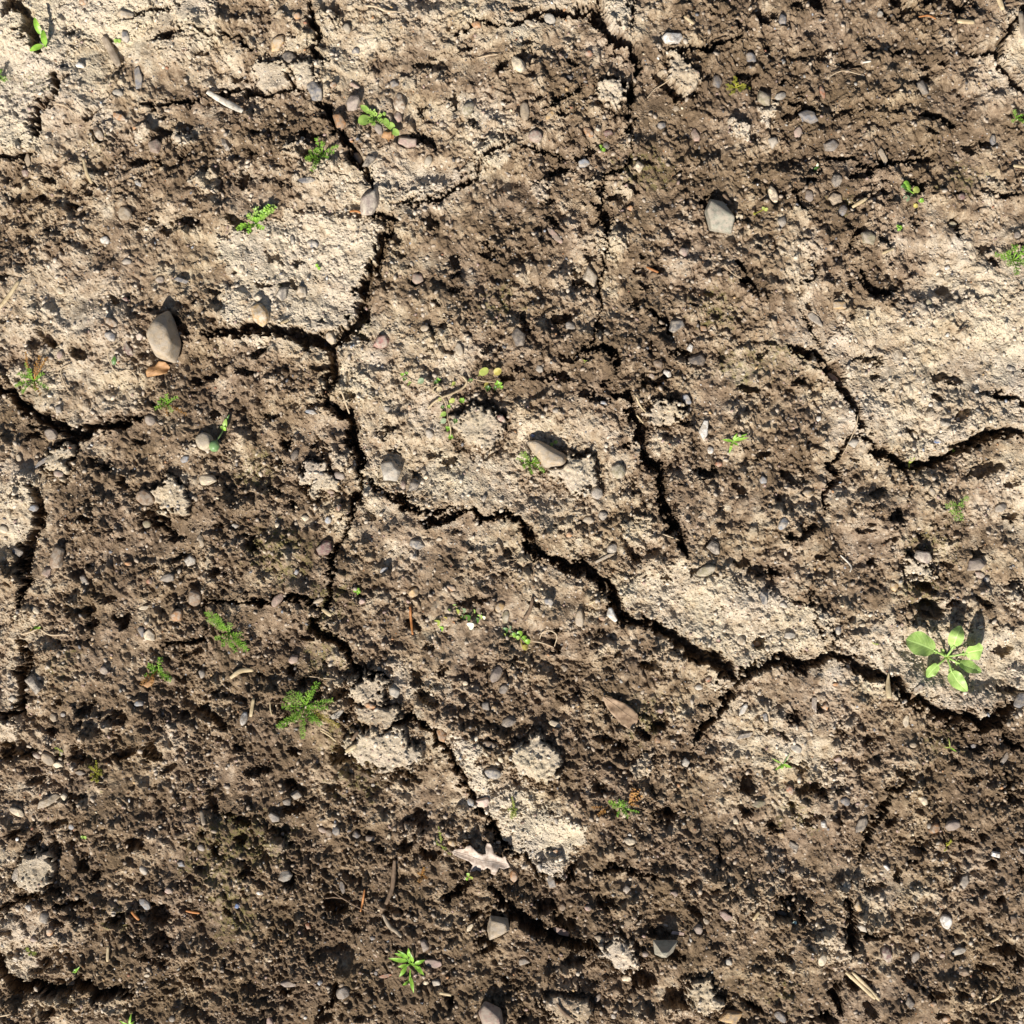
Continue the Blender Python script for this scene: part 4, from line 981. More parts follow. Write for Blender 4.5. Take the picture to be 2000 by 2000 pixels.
frond_plant('feathery_weed', (2,3), (815,290), [(728,240),(855,245),(872,350),(790,355),(955,320),(760,270),(820,230)], 'small bright feathery weed with rusty dry stems around it', h=10, leaf=6, seed=10)
frond_plant('withered_weed', (2,3), (875,265), [(960,150,'orange'),(915,145,'orange'),(975,200,'orange'),(950,270,'orange'),(770,130,'twig')], 'rust coloured withered leaf sprays upper right of the small bright feathery weed', mat='orange', h=10, leaf=6, broad=True, seed=11)
frond_plant('withered_weed', (2,3), (720,290), [(600,290,'orange'),(645,345,'orange'),(640,220,'twig')], 'small orange withered leaf spray left of the bright feathery weed', mat='orange', h=5, leaf=6, broad=True, seed=12)
frond_plant('feathery_weed', (3,1), (1400,1885), [(1478,1815),(1312,1885),(1355,1935),(1432,1990),(1345,1855),(1390,1990),(1430,1880)], 'pale green feathery weed above the big rosette weed', mat='pale', h=13, leaf=7, seed=13)
frond_plant('feathery_weed', (3,1), (1850,35), [(1745,20),(1855,145),(1905,70),(1960,30),(1790,75),(1840,-75),(1785,-15),(1915,-60),(1960,-60),(1700,-5)], 'feathery green weed at the right edge, upper half', h=15, leaf=8, seed=14)
frond_plant('feathery_weed', (3,0), (1862,905), [(1830,850),(1905,880),(1892,950),(1815,935),(1850,900)], 'tiny feathery weed near the top right corner area', h=10, leaf=6, seed=15)
frond_plant('feathery_weed', (0,0), (5,600), [(25,540),(55,620),(-40,590),(-10,660),(15,590)], 'green weed cut off by the left edge near the top', h=14, leaf=7, seed=16)
frond_plant('parsley_weed', (0,0), (1935,1690), [(1945,1570),(2080,1570),(1880,1625),(1800,1745),(1880,1770),(1990,1600),(2070,1590),(1940,1640),(2000,1740),(2040,1560)], 'leafy green weed with small broad leaflets, upper left quarter', h=16, leaf=8, broad=True, dens=5.5, seed=17)
frond_plant('leafy_weed', (1,0), (910,900), [(830,830),(850,940),(960,950),(880,860),(950,880),(1010,960),(890,960)], 'centre of pale green lobed weed right of the orange stone', mat='pale', h=8, leaf=7, broad=True, dens=5, seed=18)
frond_plant('moss_tuft', (2,0), (1690,660), [(1610,640),(1640,720),(1760,650),(1790,670),(1680,580),(1720,700),(1620,680),(1700,640),(1660,620)], 'star shaped yellow moss tuft in the upper right quarter', mat='moss', h=6, leaf=5, dens=3.5, seed=19)
frond_plant('moss_tuft', (0,3), (730,40), [(690,-20),(760,10),(700,90),(770,40),(740,100),(690,50),(730,-60)], 'mustard yellow moss tuft at the lower left', mat='moss', h=6, leaf=5, dens=3, seed=20)
frond_plant('moss_tuft', (2,3), (15,290), [(0,200),(40,300),(0,370),(30,350),(-30,300),(5,240)], 'yellow moss tuft on the pale crust strip near the oak leaf', mat='lime', h=6, leaf=5, dens=3, seed=21)
frond_plant('moss_tuft', (1,3), (1400,570), [(1350,530),(1380,430),(1440,600),(1475,640),(1370,550)], 'thin yellow moss trail left of the oak leaf', mat='lime', h=3, leaf=4, dens=4, seed=22)
frond_plant('moss_tuft', (3,3), (1340,585), [(1365,530),(1320,620),(1345,560)], 'tiny yellow moss sprig in the lower right quarter', mat='moss', h=4, leaf=4, dens=3, seed=23)
frond_plant('moss_tuft', (1,3), (1250,800), [(1230,850),(1270,740),(1290,820),(1220,780)], 'rusty moss tuft between the twig and the oak leaf', mat='orange', h=5, leaf=5, dens=3, seed=24)
frond_plant('moss_tuft', (0,3), (240,1380), [(210,1350),(270,1390),(230,1400)], 'tiny lime moss tuft above the lower left crack', mat='lime', h=4, leaf=4, dens=3, seed=25)
frond_plant('moss_tuft', (0,2), (460,1790), [(430,1770),(490,1800),(470,1830)], 'tiny lime moss sprig beside a dark hollow, lower left', mat='lime', h=5, leaf=4, dens=3, seed=26)

def blade_plant(name, t, c, leaves, label, h=8, mat='frond', prof=LANCE, stemw=1.0, cat='weed', grp='small green weeds sprouting from the soil', child='leaf'):
    """leaves: (x0,y0,x1,y1,width[,mat,height]) in survey units"""
    px, py = Z(t, *c); g = hz(px, py, 6)
    root = empty(name, W(px, py, g)); place(root, label, cat, grp)
    for i, lf in enumerate(leaves):
        x0, y0, x1, y1, w = lf[:5]; mt = lf[5] if len(lf) > 5 else mat; hh = lf[6] if len(lf) > 6 else h
        a_ = Z(t, x0, y0); b_ = Z(t, x1, y1); gb = max(hz(b_[0], b_[1], 4), g - 3)
        A = W(a_[0], a_[1], g + hh * .5); B = W(b_[0], b_[1], gb + hh * (.8 + .3 * math.sin(i * 2.1)))
        j = J(); C = W(px, py, g)
        if (A - C).length > 2.5 * U: tube('x', spline([C, C.lerp(A, .5) + Vector((0, 0, 2 * U)), A], 5), [stemw * U] * 6, None, join=j, sides=5)
        blade(A, A.lerp(B, .5) + Vector((0, 0, hh * .25 * U)), B, w * K * U, prof, j, fold=.18, nu=12, nv=4, seed=i)
        put(child, j, PM[mt], root)
    return root
def discs(lst):      # round leaf centre x,y,r -> blade end points
    o = []
    for d in lst:
        x, y, r = d[:3]; rest = d[3:]
        o.append((x - r * .8, y + r * .55, x + r * .8, y - r * .55, r * 2.0, *rest))
    return o
blade_plant('willow_leaved_weed', (1,3), (1170,1465), [(1150,1440,1005,1412,34),(1150,1420,1075,1355,34),(1160,1410,1155,1335,26),(1200,1460,1280,1432,30),(1210,1470,1275,1535,36),(1140,1480,1085,1560,32),
 (1170,1560,1195,1680,28),(1160,1590,1110,1615,24),(1200,1480,1250,1500,28),(1130,1400,1050,1375,26),(1190,1450,1165,1360,26),(1140,1470,1075,1480,26)], 'narrow leaved bright green weed near the bottom edge, below the brown twig', h=12)
blade_plant('seedling', (0,0), (372,372), [(368,368,350,250,46),(335,290,300,172,42,'frond',22),(350,368,245,408,44)], 'two leaved green seedling in the wide crack at the top left corner', h=14, mat='frond', prof=OVATE)
blade_plant('round_leaved_sprout', (3,0), (1090,1470), discs([(1030,1400,24,'frond'),(1010,1425,22,'dark'),(1050,1425,20,'frond'),(1105,1445,26,'lime'),(1145,1525,17,'frond'),(1030,1510,24,'greyg'),(1100,1565,16,'yellow')]),
 'round leaved sprout with one lime leaf in the upper right quarter', h=7, prof=DISC)
blade_plant('grassy_sprout', (2,1), (1655,1405), [(1660,1400,1765,1345,26),(1655,1400,1575,1388,22),(1655,1410,1630,1495,20),(1670,1395,1775,1375,22),(1660,1410,1700,1435,18),(1660,1390,1690,1340,18),(1650,1420,1640,1450,24,'lime')],
 'grass like green sprout right of the white seed shell', h=9)
blade_plant('grassy_sprout', (3,2), (110,1905), [(105,1900,15,1848,14,'pale'),(110,1900,175,1925,22),(105,1905,45,1940,20),(110,1900,95,1940,22),(112,1900,160,1800,8,'dark')], 'small star of grass leaves right of the bottom centre crack', h=9)
blade_plant('grassy_sprout', (3,2), (1350,1765), [(1350,1765,1338,1690,9,'lime'),(1350,1765,1395,1795,12),(1350,1765,1305,1765,10,'lime')], 'tiny thin grass sprout under the right crack', h=10)
blade_plant('grassy_sprout', (0,3), (985,1935), [(985,1930,1002,1835,18),(985,1930,912,1885,16),(985,1930,1025,1900,20),(985,1935,940,1990,16)], 'dark green grass tuft at the bottom edge, left part', h=12)
blade_plant('sprout', (3,1), (1080,1565), [(1080,1565,1095,1520,18,'lime'),(1080,1560,1062,1525,16,'pale'),(1080,1565,1082,1605,16,'lime')], 'tiny lime sprout hanging over the right curved crack', h=10)
blade_plant('sprout', (3,1), (1415,1475), [(1415,1475,1408,1445,14),(1415,1475,1425,1460,12)], 'tiny two leaved sprout on the rim of the right curved crack', h=7)
blade_plant('sprout', (2,0), (680,1115), discs([(672,1100,13),(695,1125,15),(670,1130,12)]), 'tiny green sprout beside a small grey pebble, upper middle', h=5, prof=OVATE)
blade_plant('sprout', (1,1), (470,85), discs([(462,72,12),(478,95,12)]), 'tiny bright sprout above the big left centre crack', h=5, prof=OVATE)
blade_plant('sprout', (0,3), (580,1530), [(570,1530,600,1500,26),(575,1535,560,1525,20),(585,1520,620,1480,10)], 'small green sprout above the lower left crack', h=5)
blade_plant('sprout', (0,0), (900,318), discs([(885,320,16,'pale'),(912,322,15,'pale')]), 'tiny pale sprout beside the shaded slate stone at top left', h=4, prof=OVATE)
blade_plant('sprout', (2,1), (320,1408), discs([(300,1420,13,'pale'),(332,1402,15,'pale')]), 'tiny two leaved sprout above the long mottled tan stone', h=4, prof=OVATE)
blade_plant('sprout', (3,0), (975,1732), discs([(965,1720,13),(985,1728,14),(972,1748,13)]), 'tiny dark green sprout below the round leaved one', h=5, prof=OVATE)
blade_plant('sprout', (0,2), (285,880), [(255,880,318,868,26),(262,885,240,890,14,'yellow')], 'single green leaf on a thin stem beside the left crack', h=5, prof=OVATE)
blade_plant('sprout', (1,2), (765,595), discs([(750,590,13),(775,582,13),(770,608,13),(785,600,11)]), 'tiny green sprout among pink stone chips right of the crack', h=4, prof=OVATE)
blade_plant('sprout', (0,1), (885,795), [(880,830,888,765,34,'dark')], 'single dark green leaf standing in crust left of the big tan stone', h=6, prof=OVATE)
blade_plant('sprout', (3,0), (365,1275), [(340,1285,385,1265,22,'dark'),(366,1265,370,1235,16,'flower')], 'tiny sprout with a white tip above a thin crack, top right', h=5, prof=OVATE)
blade_plant('sprout', (2,1), (550,800), [(550,800,530,785,8,'lime'),(550,800,575,790,8,'lime'),(550,800,540,815,8,'lime')], 'tiny lime sprout right of centre above the big rock hollow', h=4)
blade_plant('sprout', (0,3), (645,515), discs([(630,515,12,'pale'),(655,515,14,'pale')]), 'tiny pale green sprout in the lower left brown soil', h=4, prof=OVATE)
blade_plant('sprout', (1,3), (1610,800), discs([(1605,780,13,'pale'),(1630,800,14,'lime'),(1595,815,12,'frond')]), 'small pale sprout just under the oak leaf', h=5, prof=OVATE)
blade_plant('sprout', (3,2), (785,990), [(785,990,760,975,10,'lime'),(785,990,815,990,10,'lime')], 'tiny lime sprout left of the big rosette weed', h=4)
blade_plant('sprout', (2,0), (1905,1580), discs([(1895,1575,12,'lime'),(1915,1585,13,'lime'),(1830,1615,12,'moss')]), 'tiny lime sprout right of the big angular greenish grey stone', h=4, prof=OVATE)
# pale lobed leaves around the leafy weed: own outer leaves
blade_plant('lobed_weed', (1,0), (915,905), [(870,900,780,950,80,'pale',9),(950,910,1010,950,44,'pale',8),(990,940,1050,985,56,'pale',8),(1020,990,1085,1030,52,'pale',8),(870,870,795,810,44,'pale',8),(960,880,985,870,30,'pale',6),(990,980,1040,1060,40,'orange',4)],
 'pale green lobed weed right of the orange stone, upper part', h=8, mat='pale', prof=OBOV)
# small flowering weed
blade_plant('flowering_weed', (1,2), (1560,800), discs([(1450,745,22,'pale'),(1500,715,24,'pale'),(1520,750,22,'lime'),(1640,750,20,'pale'),(1600,795,26,'dark'),(1665,815,24,'dark'),(1690,790,22,'pale'),(1720,795,16,'flower'),
 (1695,768,14,'flower'),(1622,855,30,'flower'),(1372,832,26,'lime'),(1400,878,20,'frond'),(1430,800,16,'yellow'),(1570,740,20,'greyg')]), 'small weed with cream white flowers in the middle left of centre', h=7, prof=OVATE)
blade_plant('leafy_sprout', (2,2), (60,935), discs([(20,925,20,'frond'),(60,915,22,'frond'),(95,950,20,'frond'),(120,975,20,'frond'),(45,945,16,'pale'),(-50,890,24,'dark'),(-20,870,18,'greyg'),(-60,925,16,'lime'),(100,1020,22,'yellow')]), 'bright green sprout with a yellow leaf at its foot, centre', h=6, prof=OVATE)
# trailing weed with round leaves
T11 = (1, 1)
px, py = Z(T11, 1410, 1070); g = hz(px, py, 8)
tr = empty('trailing_weed', W(px, py, g)); place(tr, 'trailing weed with round yellow and green leaves on pale stems, centre', 'weed', 'small green weeds sprouting from the soil')
def surf_path(t, pts, lift=2.5, sub=5):
    o = []
    P = spline([Vector((*Z(t, *p), 0)) for p in pts], sub * (len(pts) - 1))
    hs = [htop(p.x, p.y, 5) for p in P]
    for i, p in enumerate(P):
        h_ = sum(hs[max(0, i - 2):i + 3]) / len(hs[max(0, i - 2):i + 3])
        o.append(W(p.x, p.y, max(h_, hs[i] - 1) + lift))
    return o
for pts, w in (([(1110,915),(1200,965),(1290,990),(1350,1030),(1410,1070)], 1.3), ([(1300,1150),(1350,1105),(1410,1070),(1480,1042),(1560,1000),(1592,955),(1560,910)], 2.4),
               ([(1592,960),(1650,935),(1720,950),(1830,955)], 1.3), ([(1410,1070),(1440,1140),(1452,1230),(1470,1300),(1470,1360)], 1.3), ([(1340,1040),(1345,1000),(1385,985),(1410,1010)], 1.6)):
    q = surf_path(T11, pts, 4); tube('stem', [v - tr.location for v in q], [w * U] * len(q), PM['stem'], tr)
for x, y, r_, mt in [(1720,880,42,'lime'),(1825,880,33,'yellow'),(1620,945,22,'dark'),(1830,970,34,'frond'),(1805,1000,18,'dark'),(1850,990,20,'frond'),(1750,1000,28,'dark'),(1740,972,20,'yellow'),(1480,1095,26,'lime'),(1390,1085,18,'lime'),
   (1555,1095,22,'frond'),(1455,1140,20,'frond'),(1408,1145,20,'dark'),(1415,1195,26,'pale'),(1415,1245,26,'greyg'),(1505,1250,26,'dark'),(1455,1305,24,'frond'),(1470,1365,28,'frond'),(1250,950,28,'greyg'),
   (1360,960,24,'dark'),(1378,940,18,'frond'),(1108,900,20,'frond'),(1142,893,18,'frond'),(1130,935,20,'dark'),(1170,960,18,'pale'),(1495,968,18,'lime'),(1385,1012,24,'straw')]:
    a_ = Z(T11, x - r_ * .8, y + r_ * .5); b_ = Z(T11, x + r_ * .8, y - r_ * .5); h_ = htop((a_[0] + b_[0]) / 2, (a_[1] + b_[1]) / 2, 7) + (10 if r_ > 30 else 5); rl = np.random.RandomState(int(x + y)); r_ = r_ * rl.uniform(.8, 1.0); sk = rl.uniform(-.9, .9); tz = rl.uniform(-.35, .5) * r_ * K
    if mt in ('dark', 'frond') and r_ < 40:
        j = J(); c_ = W((a_[0] + b_[0]) / 2, (a_[1] + b_[1]) / 2, h_ - 1)
        for q_ in range(9):
            an_ = q_ * 2.4 + rl.uniform(-.3, .3); ln_ = r_ * 1.25 * K * U * rl.uniform(.6, 1.0); dv_ = Vector((math.cos(an_), math.sin(an_), rl.uniform(.15, .8))).normalized()
            blade(c_ + dv_ * ln_ * .15, c_ + dv_ * ln_ * .6, c_ + dv_ * ln_, ln_ * .55, OVATE, j, fold=.25, nu=6, nv=2)
        put('leaf', j, PM[mt], tr); continue
    j = J(); blade(W(*a_, h_ - tz), W((a_[0] + b_[0]) / 2, (a_[1] + b_[1]) / 2, h_ + .6), W(*b_, h_ + tz), r_ * 1.7 * K * U, OBOV if r_ < 30 else DISC, j, fold=.3, nu=12, nv=6, tilt=sk * .5)
    tube('x', [W((a_[0] + b_[0]) / 2, (a_[1] + b_[1]) / 2, h_ - .6), W(a_[0] - 2, a_[1] + 3, h_ - (8 if r_ > 30 else 5))], [.7 * U, .6 * U], None, join=j, sides=5)
    put('leaf', j, PM[mt], tr)
# weed with a green seed pod resting on the cream pebble
T01 = (0, 1)
px, py = Z(T01, 1695, 1300); g = hz(px, py, 6); sp_ = empty('seed_pod_weed', W(px, py, g))
place(sp_, 'small weed with a glossy round green seed pod hanging over a cream pebble', 'weed', 'small green weeds sprouting from the soil')
podc = Z(T01, 1633, 1438); ph_ = g + 24
q = spline([W(*Z(T01, 1695, 1300), g + 4), W(*Z(T01, 1675, 1355), g + 18), W(*Z(T01, 1650, 1400), g + 25)], 8)
tube('stem', [v - sp_.location for v in q], [1.3 * U] * 9, PM['greenstem'], sp_)
D, F = ico(3); PD = D * np.array([40, 44, 38]) * K * U; PD = PD * (1 + .03 * np.cos(6 * np.arctan2(D[:, 1], D[:, 0])) * (1 - D[:, 2] ** 2))[:, None]
mesh_obj('seed_pod', PD + np.array(W(*podc, ph_) - sp_.location), F, PM['pod'], sp_)
for x0, y0, x1, y1, w, mt in [(1695,1310,1715,1230,36,'pale'),(1690,1300,1670,1290,24,'pale'),(1700,1320,1705,1290,26,'frond'),(1710,1250,1740,1200,14,'dark')]:
    j = J(); A = W(*Z(T01, x0, y0), g + 6); B = W(*Z(T01, x1, y1), g + 14); blade(A, A.lerp(B, .5) + Vector((0, 0, 2 * U)), B, w * K * U, OVATE, j, nu=8, nv=4); put('leaf', j, PM[mt], sp_)

# --- dead leaves
def flat_leaf(name, t, poly, mat, label, h=8, curl=5, rib=None, seed=0, cat='dead leaf'):
    pts = [Z(t, *p) for p in poly]; cx = sum(p[0] for p in pts) / len(pts); cy = sum(p[1] for p in pts) / len(pts)
    b = bmesh.new(); vs = [b.verts.new(((p[0] - cx), -(p[1] - cy), 0)) for p in pts]; b.faces.new(vs)
    bmesh.ops.subdivide_edges(b, edges=b.edges[:], cuts=2, use_grid_fill=False)
    bmesh.ops.triangulate(b, faces=b.faces[:])
    for _ in range(3):
        es = [e for e in b.edges if e.calc_length() > 4.5]
        if not es: break
        bmesh.ops.subdivide_edges(b, edges=es, cuts=1); bmesh.ops.triangulate(b, faces=[f for f in b.faces if len(f.verts) > 3])
    r = np.random.RandomState(seed); g = htop(cx, cy, 20)
    dirs = [(r.standard_normal(2), r.uniform(0, 6.28)) for _ in range(4)]
    def zf(x, y):
        return curl * sum(math.sin((d[0] * x + d[1] * y) * .055 * (1 + .7 * i) + p) / (1 + i) for i, (d, p) in enumerate(dirs)) * .6 + .004 * (x * x + y * y) * curl * .12
    for v in b.verts: v.co.z = h + zf(v.co.x, v.co.y)
    root = empty(name, W(cx, cy, g)); place(root, label, cat, None)
    m = bpy.data.meshes.new('blade'); b.to_mesh(m); b.free(); m.transform(Matrix.Scale(U, 4)); m.materials.append(mat)
    m.polygons.foreach_set("use_smooth", [True] * len(m.polygons))
    o = bpy.data.objects.new('blade', m); col.objects.link(o); o.parent = root
    sd = o.modifiers.new('thickness', 'SOLIDIFY'); sd.thickness = .0004
    for rb in (rib or []):
        q = spline([Vector((Z(t, *p)[0] - cx, -(Z(t, *p)[1] - cy), 0)) for p in rb[0]], 16)
        q = [Vector((v.x, v.y, h + zf(v.x, v.y) + .7)) * U for v in q]
        tube('vein' if rb[1] < 1 else 'midrib', q, [rb[1] * U * (1 - .5 * i / 16) for i in range(17)], mat, root, sides=5)
    return root
flat_leaf('oak_leaf', (1,3), [(1486,602),(1505,585),(1540,580),(1578,582),(1592,560),(1622,556),(1650,590),(1678,618),(1712,632),(1738,625),(1732,580),(1745,545),(1768,545),(1785,575),(1796,618),(1825,640),(1858,652),(1882,635),(1892,672),(1918,722),
 (1872,738),(1835,728),(1822,755),(1805,785),(1778,775),(1772,742),(1748,728),(1728,745),(1700,768),(1664,752),(1642,782),(1615,762),(1638,715),(1612,688),(1570,668),(1530,648),(1494,624)], PM['oak'],
 'pale pinkish lobed oak leaf lying on the soil in the lower middle', h=10, curl=9, rib=[([(1500,605),(1600,640),(1700,678),(1800,690),(1900,705)], 1.0), ([(1640,655),(1610,600)], .6), ([(1740,682),(1755,600)], .6), ([(1700,678),(1650,740)], .6), ([(1780,690),(1790,745)], .5)], seed=4)
flat_leaf('brown_leaf', (2,2), [(676,1378),(735,1388),(790,1410),(850,1436),(900,1468),(946,1520),(940,1575),(908,1618),(870,1622),(820,1592),(780,1548),(735,1500),(700,1445)], PM['brownleaf'],
 'pointed brown elm leaf with ribbed veins, right of the lower centre', h=6, curl=4, rib=[([(680,1380),(760,1440),(850,1510),(925,1560)], 1.1)] + [([(740 + k * 40, 1425 + k * 33), (775 + k * 38, 1408 + k * 30)], .6) for k in range(4)] + [([(740 + k * 40, 1425 + k * 33), (745 + k * 38, 1490 + k * 32)], .6) for k in range(4)], seed=5)
flat_leaf('crumpled_leaf', (0,1), [(1112,880),(1130,840),(1175,835),(1210,798),(1260,805),(1292,840),(1270,890),(1225,900),(1180,905),(1115,918)], PM['crumple'], 'crumpled orange brown leaf just below the big smooth tan stone', h=6, curl=7, rib=[([(1120,900),(1200,860),(1280,840)], .8)], seed=6)
flat_leaf('leaf_scrap', (1,0), [(975,1000),(1010,1015),(1030,1005),(1028,1050),(1005,1090),(990,1060),(950,1050)], PM['crumple'], 'small orange leaf scrap below the pale lobed weed', h=4, curl=5, seed=7)
flat_leaf('leaf_scrap', (3,2), [(1085,1370),(1040,1400),(1062,1335)][::-1] + [(1030,1345)], PM['brownleaf'], 'small brown leaf scrap below the right crack beside the rosette weed', h=2, curl=3, seed=8)
flat_leaf('leaf_scrap', (0,2), [(1075,1300),(1130,1270),(1180,1245),(1165,1290),(1120,1325)], PM['crumple'], 'reddish yellow leaf scrap under the small dark feathery weed', h=4, curl=4, seed=9)

